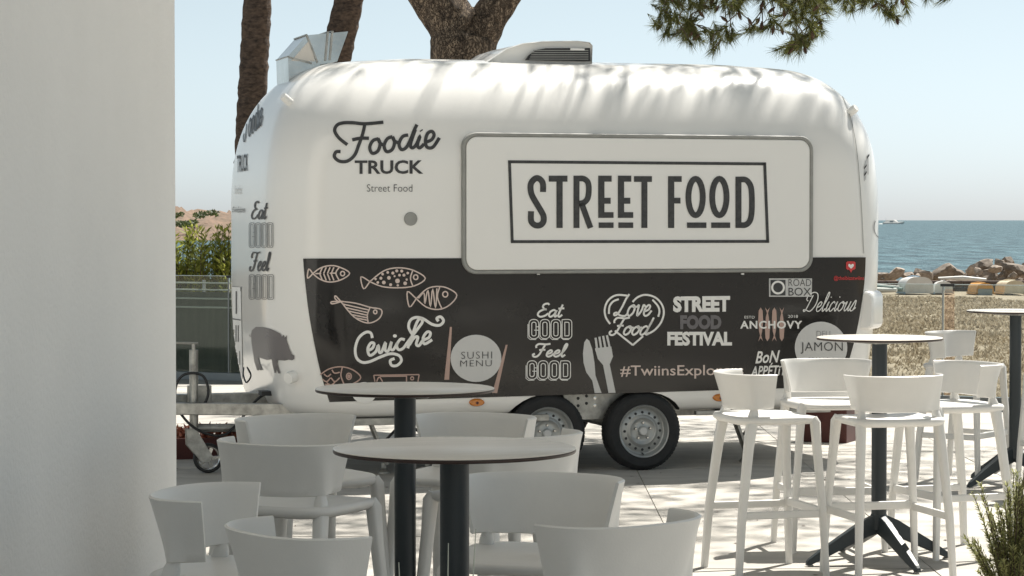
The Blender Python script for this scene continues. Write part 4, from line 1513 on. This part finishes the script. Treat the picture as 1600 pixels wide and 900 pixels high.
# ------------------------------------------------------------------ palms behind the trailer
def palm(px0, px1, Y, r, lab, seed):
    rs = random.Random(seed)
    b0 = at(px1, 200, Y)
    top = at(px0, 0, Y)
    sl_ = (top.x - b0.x) / (top.z - b0.z)
    xb = b0.x - sl_ * b0.z
    H = 12.5
    pr = empty('palm_tree', (xb, Y, -.15), 0, lab, 'palm tree', 'palms behind the trailer')
    n_, m_ = 40, 190
    mb = MB()
    for j in range(m_ + 1):
        z = H * j / m_
        cx = sl_ * z + .05 * math.sin(z * .9 + seed)
        ring = (z * 11) % 1.0
        for k in range(n_):
            a = 2 * math.pi * k / n_
            sc = ((k + (int(z * 11) % 2) * 2) % 4) / 4
            rr = r * (1.06 - .018 * z) * (1 + .09 * (1 - ring) + .10 * noise.noise(Vector((math.cos(a) * 5, math.sin(a) * 5, z * 13))) + .05 * abs(sc - .4))
            mb.v.append(Vector((cx + rr * math.cos(a), rr * math.sin(a), z)))
    for j in range(m_):
        for k in range(n_):
            k2 = (k + 1) % n_
            mb.f.append((j * n_ + k, j * n_ + k2, (j + 1) * n_ + k2, (j + 1) * n_ + k))
    mb.build('trunk', M['palm_bark'], pr, smooth=True, angle=40, fix=False)
    cr_ = MB()
    T0 = Vector((sl_ * H, 0, H))
    for k in range(34):
        a = 2 * math.pi * k / 34 + rs.uniform(-.1, .1)
        up = rs.uniform(-.3, 1.1)
        L = rs.uniform(1.7, 2.3)
        d = Vector((math.cos(a), math.sin(a), 0))
        sd = Vector((-d.y, d.x, 0))
        prev = None
        for s_ in range(13):
            t_ = s_ / 12
            c = T0 + d * (L * t_ * math.cos(up * (1 - t_))) + Vector((0, 0, L * (math.sin(up) * t_ - .75 * t_ * t_)))
            if prev is not None:
                for sg in (-1, 1):
                    for e in range(3):
                        b_ = prev.lerp(c, e / 3)
                        ll = .42 * math.sin(math.pi * min(1, t_ * .85 + .1))
                        cr_.add([b_, b_ + (c - prev) * .25, b_ + sd * sg * ll + (c - prev) * 1.2 - Vector((0, 0, .12))], [(0, 1, 2)])
            prev = c
    cr_.build('crown', M['frond'], pr, smooth=False, fix=False)


palm(397, 394.5, 30.0, .168, 'left palm trunk, straight and dark, beside the trailer nose', 3)
palm(544, 508, 30.5, .182, 'leaning dark palm trunk behind the steel exhaust cowl', 8)

# ------------------------------------------------------------------ pine tree
PD = 21.5
pine = empty('pine_tree', (at(722, 90, PD).x, PD, -.1), 0, 'large forked pine behind the trailer with needles hanging at the upper right', 'pine tree')
PO = Vector(pine.location)


def pl_(x, y, Y=PD): return at(x, y, Y) - PO


def limb(name, pts, rs, seg=34, sub=9, amp=.10):
    P, Rr = [], []
    for i in range(len(pts) - 1):
        for k in range(sub):
            t_ = k / sub
            p0 = pts[max(i - 1, 0)]; p1 = pts[i]; p2 = pts[i + 1]; p3 = pts[min(i + 2, len(pts) - 1)]
            P.append(0.5 * (2 * p1 + (p2 - p0) * t_ + (2 * p0 - 5 * p1 + 4 * p2 - p3) * t_ ** 2 + (3 * p1 - p0 - 3 * p2 + p3) * t_ ** 3))
            Rr.append(rs[i] + (rs[i + 1] - rs[i]) * t_)
    P.append(pts[-1]); Rr.append(rs[-1])
    mb = MB().tube(P, Rr, seg)
    for i, v in enumerate(mb.v):
        ring = min(i // seg, len(P) - 1)
        c = P[ring]
        d = v - c
        q_ = Vector((v.x * 5, v.y * 5, v.z * 2.6))
        f_ = 1 + amp * noise.fractal(q_, 1.0, 2.0, 4) + amp * .6 * abs(noise.noise(Vector((v.x * 14, v.y * 14, v.z * 7))))
        mb.v[i] = c + d * f_
    return mb.build(name, M['bark'], pine, angle=60, fix=False)


limb('trunk', [Vector((.05, 0, -.2)), Vector((.03, 0, 1.4)), Vector((0, 0, 2.7)), pl_(722, 66), pl_(727, 52)], [.40, .34, .285, .285, .22], amp=.09)
limb('limb', [pl_(722, 78), pl_(708, 40), pl_(682, 0), pl_(625, -75), pl_(540, -200)], [.24, .225, .205, .19, .15])
limb('limb', [pl_(738, 72), pl_(758, 36), pl_(784, 0), pl_(840, -70), pl_(960, -190)], [.18, .165, .150, .14, .11])
limb('limb', [pl_(728, 60, PD + .35), pl_(722, 30, PD + .4), pl_(716, 0, PD + .45), pl_(705, -60, PD + .6), pl_(700, -180, PD + .9)], [.10, .075, .07, .06, .05])

rp_ = random.Random(21)
needles, twigs = MB(), MB()


def tuft(mb, c, d, n_, L, w, rnd):
    d = d.normalized()
    e1 = d.orthogonal().normalized()
    e2 = d.cross(e1)
    for k in range(n_):
        a = rnd.uniform(0, 6.283)
        sp_ = rnd.uniform(.15, 1.0)
        nd = (d + (e1 * math.cos(a) + e2 * math.sin(a)) * sp_).normalized()
        b = c - d * rnd.uniform(0, L * .7)
        sd = nd.orthogonal().normalized()
        sd = (sd * math.cos(a) + nd.cross(sd) * math.sin(a)) * w
        l_ = L * rnd.uniform(.7, 1.15)
        mb.add([b - sd, b + sd, b + nd * l_], [(0, 1, 2)])


# crown overhead: clumps of needles on boughs (shades the trailer's rear half and the paving)
anch = [pl_(560, -200), pl_(630, -75), pl_(960, -170), pl_(835, -60), pl_(700, -180, PD + .9)]
for k in range(54):
    a = rp_.uniform(0, 6.283)
    rr = math.sqrt(rp_.random())
    c = Vector((3.6 + 5.2 * rr * math.cos(a), -.8 + 4.6 * rr * math.sin(a), rp_.uniform(7.0, 10.5)))
    an_ = min(anch, key=lambda q_: (q_ - c).length)
    mid = (an_ + c) / 2 + Vector((0, 0, .3))
    twigs.tube([an_, mid, c], [.022, .014, .006], 5, cap=False)
    R0 = rp_.uniform(.75, 1.25)
    for j in range(135):
        q_ = Vector((rp_.gauss(0, .5), rp_.gauss(0, .5), rp_.gauss(0, .26))) * R0
        tuft(needles, c + q_, q_ + Vector((0, 0, .35)), 9, .16, .008, rp_)

# hanging sprays that reach into view at the upper right
def inside(pt, poly):
    x, y = pt
    r_ = False
    for i in range(len(poly)):
        x1, y1 = poly[i]; x2, y2 = poly[i - 1]
        if (y1 > y) != (y2 > y) and x < (x2 - x1) * (y - y1) / (y2 - y1) + x1: r_ = not r_
    return r_


spr, sprt = MB(), MB()
cones = []
P1 = [(1020, 42), (1030, -40), (1290, -40), (1298, 22), (1284, 34), (1290, 58), (1268, 72), (1240, 88), (1212, 80), (1195, 50), (1150, 58), (1118, 84), (1090, 70), (1058, 66), (1030, 55)]
P2 = [(1290, -40), (1500, -40), (1472, 4), (1424, 2), (1415, 30), (1376, 34), (1372, 12), (1336, 22), (1298, 10)]
HB = [(1080, -60), (1160, -55), (1230, -60), (1300, -50), (1400, -45)]
roots = [pl_(x, y, 19.8) for x, y in HB]
main = [pl_(960, -190), pl_(1040, -160, 20.6), pl_(1160, -115, 20.0), pl_(1300, -80, 19.8), pl_(1450, -62, 19.8)]
sprt.tube(main, [.08, .055, .04, .028, .016], 8)
tips = []
for poly, cnt in ((P1, 260), (P2, 70)):
    got = 0
    while got < cnt:
        x = rp_.uniform(min(p_[0] for p_ in poly), max(p_[0] for p_ in poly))
        y = rp_.uniform(-40, max(p_[1] for p_ in poly))
        if not inside((x, y), poly): continue
        if poly is P1 and 1125 < x < 1215 and 22 < y < 60 and rp_.random() < .75: continue
        if poly is P1 and noise.noise(Vector((x * .03, y * .045, 2))) < rp_.uniform(-.6, .05): continue
        got += 1
        Y = 19.8 + rp_.uniform(-.7, .7)
        tips.append((x, y, pl_(x, y, Y)))
for x, y, c in tips:
    rt = min(roots, key=lambda q_: (q_ - c).length)
    # branch towards a nearer tip above, else to the root
    best = rt
    bd = (rt - c).length
    for x2, y2, c2 in tips:
        if y2 < y - 10 and (c2 - c).length < bd * .55 and (c2 - c).length > .05:
            bd = (c2 - c).length / .55
            best = c2
    mid = (best + c) / 2 + Vector((rp_.gauss(0, .02), rp_.gauss(0, .02), .02))
    sprt.tube([best, mid, c], [.006, .005, .003], 4, cap=False)
    d = (c - best).normalized() + Vector((rp_.gauss(0, .5), rp_.gauss(0, .5), rp_.gauss(0, .3) - .1))
    tuft(spr, c, d, 50, .125, .0025, rp_)
    tuft(spr, c - d.normalized() * .06, d, 22, .12, .0025, rp_)
    if rp_.random() < .13: cones.append(c - Vector((0, 0, .03)))
for x, y in ((1102, 10), (1112, 4), (1120, 14), (1096, 22), (1190, 10), (1205, 16), (1222, 6), (1190, 40), (1184, 33), (1208, 47), (1222, 48), (1132, 30), (1225, 20), (1172, 34)):
    cones.append(pl_(x, y, 19.6))
sprt.build('hanging_twigs', M['twig'], pine, fix=False)
spr.build('hanging_needles', M['needle'], pine, smooth=False, fix=False)
twigs.build('boughs', M['bark'], pine, fix=False)
needles.build('crown', M['needle'], pine, smooth=False, fix=False)
cm = MB()
for j in range(7):
    z = -.035 + .07 * j / 6
    r_ = .019 * math.sin(math.pi * (j + .8) / 7.6)
    for k in range(7):
        a = 2 * math.pi * (k + .5 * (j % 2)) / 7
        d = Vector((math.cos(a), math.sin(a), 0))
        cm.add([Vector((0, 0, z - .006)) + d * r_ * .3 + Vector((-d.y, d.x, 0)) * .007, Vector((0, 0, z - .006)) + d * r_ * .3 - Vector((-d.y, d.x, 0)) * .007, Vector((0, 0, z + .006)) + d * r_ * 1.15], [(0, 1, 2)])
cm.lathe([(.003, -.036), (.012, -.02), (.014, 0), (.010, .02), (.002, .034)], 8)
cone_me = cm.mesh('pine_cone', M['cone'], smooth=False, fix=False)
for c in cones:
    o = bpy.data.objects.new('pine_cone', cone_me)
    COL.objects.link(o)
    o.parent = pine
    o.location = c
    o.rotation_euler = (rp_.uniform(2.2, 4), rp_.uniform(-.6, .6), rp_.uniform(0, 6))

# ------------------------------------------------------------------ rosemary bottom right
rs = random.Random(77)
RY = 9.6
rc = at(1585, 900, RY)
rosem = empty('rosemary_bush', (rc.x, RY, 0), 0, 'green rosemary bush in the bottom right corner', 'bush')
lf, st = MB(), MB()
tipsr = [(1530, 762), (1523, 862), (1519, 845), (1545, 800), (1558, 792), (1572, 800), (1583, 770), (1592, 745), (1602, 735), (1610, 720), (1620, 760), (1540, 830), (1550, 850), (1565, 830), (1578, 815), (1596, 800), (1536, 880), (1606, 780), (1630, 800), (1640, 850), (1560, 870), (1586, 850), (1600, 840), (1618, 830), (1575, 880), (1548, 895), (1596, 880), (1570, 770), (1615, 745)]
for x, y in tipsr * 3:
    x += rs.gauss(0, 5); y += rs.gauss(0, 9)
    tp_ = at(x, y, RY + rs.uniform(-.16, .16)) - Vector(rosem.location)
    b0 = Vector((rs.uniform(-.05, .05), rs.uniform(-.05, .05), .02))
    ctrl = Vector((tp_.x * .45, tp_.y * .45, tp_.z * .62))
    P = []
    for k in range(15):
        t_ = k / 14
        P.append(b0 * (1 - t_) ** 2 + ctrl * 2 * t_ * (1 - t_) + tp_ * t_ * t_)
    st.tube(P, [.005 - .0035 * k / 14 for k in range(15)], 5, cap=False)
    for k in range(170):
        t_ = rs.uniform(.22, 1.0)
        i = min(13, int(t_ * 14))
        c = P[i].lerp(P[i + 1], t_ * 14 - i)
        ax = (P[i + 1] - P[i]).normalized()
        a = rs.uniform(0, 6.283)
        e1 = ax.orthogonal().normalized(); e2 = ax.cross(e1)
        d = (ax * rs.uniform(.5, 1.2) + e1 * math.cos(a) + e2 * math.sin(a)).normalized()
        w = d.cross(ax).normalized() * .0022
        L = rs.uniform(.016, .028)
        lf.add([c - w, c + w, c + d * L * .8 + w, c + d * L, c + d * L * .8 - w], [(0, 1, 2, 3, 4)])
st.build('stem', M['twig'], rosem, fix=False)
lf.build('foliage', M['rosemary'], rosem, smooth=False, fix=False)

# thin stalks in front of the nearest table post
gs = empty('grass_plant', (-.13, 5.0, 0), 0, 'thin grey grass stalks before the nearest table post', 'plant')
for x0_, x1_, h in ((-.01, -.002, 1.03), (.02, .055, 1.06), (.0, .03, .92), (-.08, -.105, .99)):
    MB().tube([(x0_, 0, 0), (x0_ * .7 + x1_ * .3, .0, h * .6), (x1_, 0, h)], [.004, .003, .001], 6).build('stalk', M['wire'], gs)

# ------------------------------------------------------------------ planter with reddish plants by the drawbar
pc_ = at(312, 720, 17.3)
plr = empty('planter', (pc_.x, 17.3, 0), 0.25, 'low maroon planter with red brown leaves behind the jockey wheel', 'planter')
MB().rings([rr_ for rr_ in ([(a, b, 0) for a, b in rrect(-.30, -.13, .30, .13, .03)], [(a, b, .15) for a, b in rrect(-.32, -.15, .32, .15, .03)], [(a, b, .15) for a, b in rrect(-.30, -.13, .30, .13, .03)], [(a, b, .11) for a, b in rrect(-.30, -.13, .30, .13, .03)])]).build('pot', M['maroon'], plr, smooth=False)
lf = MB()
for k in range(9): blob_leaves(lf, (-.26 + .065 * k, RND.uniform(-.05, .05), .18), (.07, .09, .05), 50, .04, RND)
lf.build('leaves', M['red_leaf'], plr, smooth=False, fix=False)

# crate and bag behind the right hand stools
cc = at(1290, 690, 18.6)
crate = empty('crate', (cc.x, 18.6, 0), rad(-24), 'maroon crate with a tan wooden end, behind the right hand stools', 'crate')
MB().box((.04, 0, .135), (.34, .30, .27)).build('box', M['maroon'], crate, smooth=False, bevel=.006)
MB().box((-.148, -.0, .15), (.03, .28, .30)).build('end_panel', M['tan_wood'], crate, smooth=False, bevel=.004)
MB().box((-.165, -.02, .10), (.006, .10, .12)).build('label_plate', M['print_pale'], crate, smooth=False)
bagr = empty('bag', (cc.x + .06, 18.55, .272), rad(-20), 'black bag lying on the maroon crate', 'bag')
MB().rings([[(a * s_, b * s_, z) for a, b in rrect(-.15, -.10, .15, .10, .06, 4)] for s_, z in ((.9, 0), (1.0, .03), (.98, .08), (.75, .12), (.4, .13))]).build('body', M['black'], bagr)
MB().tube([(-.08, 0, .12), (-.05, 0, .17), (.05, 0, .17), (.08, 0, .12)], .010, 8).build('handle', M['maroon'], bagr)

# ------------------------------------------------------------------ shore: boats, rocks, low wall
def sz(x, y): return field_z(x, y)


def at_field(px, py_guess, Y):
    x = (px - 800) / F * Y
    return Vector((x, Y, sz(x, Y)))


def boat(name, px, Y, w, L, h, rz, mt, lab, trim=None, bow=.35, lower=None):
    """upturned dinghy: hull up, keel line, transom at one end"""
    p_ = at_field(px, 0, Y)
    r_ = empty(name, (p_.x, p_.y, p_.z), rz, lab, 'boat')
    lp = []
    for k in range(11):
        t_ = k / 10
        wd = w / 2 * (1 - max(0, (t_ - .45) / .55) ** 2.2 * (1 - .06))
        hh = h * (1 - .18 * t_ ** 2)
        y = -L / 2 + L * t_
        sec = []
        for j in range(13):
            a = math.pi * j / 12
            c, s_ = math.cos(a), math.sin(a)
            sec.append((wd * math.copysign(abs(c) ** .7, c), y, .06 + hh * abs(s_) ** .6))
        lp.append(sec)
    MB().rings(lp, cap=True, closed=False).build('hull', mt, r_, angle=50)
    if trim:
        mb = MB()
        for sg in (-1, 1):
            mb.tube([(sg * (w / 2 * (1 - max(0, (k / 10 - .45) / .55) ** 2.2 * .94) + .01), -L / 2 + L * k / 10, .07) for k in range(11)], .035, 6)
        mb.build('gunwale', trim, r_)
    MB().tube([(0, -L / 2, .06 + h + .01), (0, 0, .06 + h + .01), (0, L / 2 * .9, .06 + h * .84)], .022, 6).build('keel', trim or mt, r_)
    if lower:
        MB().box((0, -L / 2 - .01, .10), (w * .82, .03, .26)).build('transom', lower, r_, smooth=False, bevel=.02)
    return r_


BY = 82.0
boat('rowing_boat', 1425, BY, 1.00, 1.7, .56, rad(8), M['boat_white'], 'large white upturned boat with pale blue rim on the shore', M['boat_blue'])
b2 = boat('rowing_boat', 1471, BY + .4, .62, 1.8, .40, rad(-5), M['boat_white'], 'small white upturned boat beside the large white one', M['boat_white'])
boat('rowing_boat', 1528, BY, .60, 1.9, .36, rad(4), M['boat_orange'], 'small orange and grey upturned boat on the shore', M['boat_orange'], lower=M['boat_grey'])
boat('rowing_boat', 1574, BY + .3, .74, 1.8, .44, rad(6), M['boat_cream'], 'cream upturned boat lying at the far right shore', M['boat_cream'])
boat('rowing_boat', 1622, BY + .3, .85, 2.0, .40, rad(-6), M['boat_grey'], 'dark upturned boat cut off by the right edge', M['boat_grey'])
for i, (px, dy, lab) in enumerate(((1345, 0, 'white kayak on the shore nearest the trailer'), (1354, .8, 'striped grey green kayak beside the white kayak'))):
    p_ = at_field(px, 0, BY - 1 + dy)
    kr = empty('kayak', p_, rad(58), lab, 'kayak')
    lp = []
    for k in range(13):
        t_ = k / 12
        wd = .30 * math.sin(math.pi * min(.98, max(.02, t_))) ** .6
        lp.append([(wd * c, -1.3 + 2.6 * t_, .18 + .15 * s_ * (.4 + wd)) for c, s_ in [(math.cos(2 * math.pi * j / 14), math.sin(2 * math.pi * j / 14)) for j in range(14)]])
    MB().rings(lp).build('hull', M['boat_white'] if i == 0 else M['kayak_green'], kr, angle=60)
    MB().tube([(.0, -1.2, .25), (0, 0, .34), (0, 1.2, .25)], .05, 8).build('stripe', M['kayak_green'] if i == 0 else M['boat_white'], kr)

# low dark stone wall behind the boats
wl = empty('stone_wall', (15, 86.5, -0.98), 0, 'low dark stone wall behind the boats on the shore', 'wall')
rw = random.Random(9)
for row in range(2):
    x = -6.0
    while x < 9:
        L = rw.uniform(.45, .95)
        MB().box((x + L / 2, rw.uniform(-.03, .03), .13 + row * .26), (L - .03, .5, .245)).build('stone', M['dry_stone'], wl, smooth=False, bevel=.03)
        x += L
ob = at(1466, 434.5, 86.2); ob2 = at(1541, 436.5, 86.2)
bo_ = empty('long_board', (ob + ob2) / 2, 0, 'long pale board lying on the stone wall', 'board')
MB().tube([ob - Vector(bo_.location), Vector((0, 0, 0.02)), ob2 - Vector(bo_.location)], [(.05, .02), (.08, .10), (.05, .03)], 10).build('plank', M['boat_white'], bo_)

# rocks of the breakwater
rr_ = random.Random(31)
rock_me = []
for k in range(9):
    bm = bmesh.new()
    bmesh.ops.create_icosphere(bm, subdivisions=3, radius=1)
    ofs = Vector((k * 7.3, k * 3.1, 0))
    for v in bm.verts:
        p_ = v.co.copy()
        f_ = 1 + .35 * noise.noise(p_ * 1.1 + ofs) + .16 * noise.noise(p_ * 2.7 + ofs)
        # facet: snap towards planes
        for j in range(13):
            nrm = Vector((math.sin(j * 2.1 + k), math.cos(j * 1.7 + k * 2), math.sin(j * 3.3 + k * .7))).normalized()
            h = p_.dot(nrm) * f_
            lim = .50 + .22 * ((j * 7 + k * 3) % 5) / 4
            if h > lim: f_ *= lim / h
        v.co = p_ * f_
    me_ = bpy.data.meshes.new('rock')
    bm.to_mesh(me_)
    bm.free()
    me_.materials.append(M['rock'])
    me_.polygons.foreach_set('use_smooth', [True] * len(me_.polygons))
    me_.set_sharp_from_angle(angle=rad(16))
    rock_me.append(me_)


def rock(px, py, Y, wpx, hpx):
    p_ = at(px, py, Y)
    s_ = Y / F
    o = bpy.data.objects.new('rock', RND.choice(rock_me))
    COL.objects.link(o)
    o.location = p_
    o.scale = (wpx * s_ * .74, wpx * s_ * .62, hpx * s_ * .80)
    o.rotation_euler = (rr_.uniform(-.5, .5), rr_.uniform(-.7, .7), rr_.uniform(-.5, .5))
    zone = ('beside the rear end of the trailer' if px < 1395 else 'behind the large white boat' if px < 1455 else 'behind the small white boat and the long board' if px < 1505 else
            'behind the orange boat' if px < 1548 else 'behind the cream boat' if px < 1600 else 'at the right edge of the picture')
    size = 'large angular brown boulder' if wpx >= 22 else 'mid sized brown boulder' if wpx >= 15 else 'small brown stone'
    tag(o, f'{size} of the breakwater {zone}', 'rock', 'boulders of the breakwater')


big = [(1378, 433, 26, 14), (1398, 428, 34, 13), (1420, 431, 22, 10), (1434, 427, 16, 14), (1450, 430, 22, 12), (1476, 424, 40, 20), (1496, 428, 22, 14), (1512, 431, 20, 12), (1524, 423, 24, 18), (1535, 415, 30, 16), (1545, 427, 22, 16),
       (1556, 420, 22, 12), (1563, 414, 18, 16), (1575, 410, 18, 20), (1572, 428, 18, 20), (1588, 421, 36, 18), (1552, 434, 14, 20), (1592, 432, 34, 14), (1606, 424, 26, 26), (1620, 416, 30, 22), (1640, 424, 34, 24), (1540, 436, 18, 10), (1562, 438, 22, 10), (1510, 440, 18, 8), (1600, 440, 26, 12), (1660, 430, 40, 24), (1350, 432, 30, 14), (1325, 430, 30, 16)]
for x, y, w_, h_ in big: rock(x, y, 90 + rr_.uniform(-1.5, 1.5), w_, h_)
for k in range(80):
    x = rr_.uniform(1330, 1680)
    w_ = rr_.uniform(7, 17)
    top_ = 432 if x < 1500 else 426
    rock(x, rr_.uniform(top_, 446), 90 + rr_.uniform(-2, 2.5), w_, w_ * rr_.uniform(.5, .8))

# ------------------------------------------------------------------ motor yacht on the horizon
YY = 2300.0
yp = at(1395, 344, YY)
ya = empty('motor_yacht', (yp.x, YY, -2.0), 0, 'white motor yacht cruising on the horizon', 'yacht')
MB().rings([[(x, y, z) for x, y in ((-9, -2.6 + g), (4, -2.6 + g), (x1, 0), (4, 2.6 - g), (-9, 2.6 - g))] for x1, z, g in ((9.5, -.3, 0), (11.0, .9, .1), (11.2, 2.3, 1.1))]).build('hull', M['boat_white'], ya, smooth=False)
MB().rings([[(x, y, z) for x, y in ((-7 + a, -1.5 + g), (3 - b, -1.5 + g), (5 - b, 0), (3 - b, 1.5 - g), (-7 + a, 1.5 - g))] for a, b, z, g in ((0, 0, 2.3, 0), (.6, 2.0, 3.9, 1.1), (.7, 2.4, 4.0, 1.2))]).build('cabin', M['boat_white'], ya, smooth=False)
MB().box((-1.2, -1.15, 2.9), (3.5, .3, .25)).build('window', M['black'], ya, smooth=False)
MB().tube([(-6.5, 0, 3.8), (-7, 0, 5.6)], .12, 6).build('mast', M['boat_white'], ya)
mb = MB()
rwk = random.Random(4)
for k in range(26):
    x = -10 - k * .75
    blob = [(x + 1.4 * math.cos(a), 1.2 * math.sin(a), .02 + 0) for a in [2 * math.pi * j / 8 for j in range(8)]]
    hh = rwk.uniform(.3, .9) * (1 if (k // 5) % 2 == 0 else .35)
    mb.rings([blob, [(x + .7 * math.cos(a), .6 * math.sin(a), hh) for a in [2 * math.pi * j / 8 for j in range(8)]]])
wk = tag(mb.build('yacht_wake', M['boat_white']), 'white foamy wake trailing behind the yacht', 'wake', kind='stuff')
wk.location = (yp.x, YY, -2.0)

# dry needles and bits blown over the paving
mb = MB()
rd = random.Random(15)
for _ in range(420):
    x, y = rd.uniform(-3, 4), rd.uniform(11, 21)
    a = rd.uniform(0, 6.283)
    L, w_ = rd.choice(((.05, .0015), (.04, .0015), (.018, .006))), 0
    d = Vector((math.cos(a), math.sin(a), 0)); n_ = Vector((-d.y, d.x, 0))
    c = Vector((x, y, .004))
    mb.add([c - d * L[0] - n_ * L[1], c - n_ * L[1] * 2, c + d * L[0], c + n_ * L[1] * 2], [(0, 1, 2, 3)])
tag(mb.build('needle_litter', M['twig'], smooth=False, fix=False), 'dry brown pine needles scattered over the pale paving', 'litter', kind='stuff')
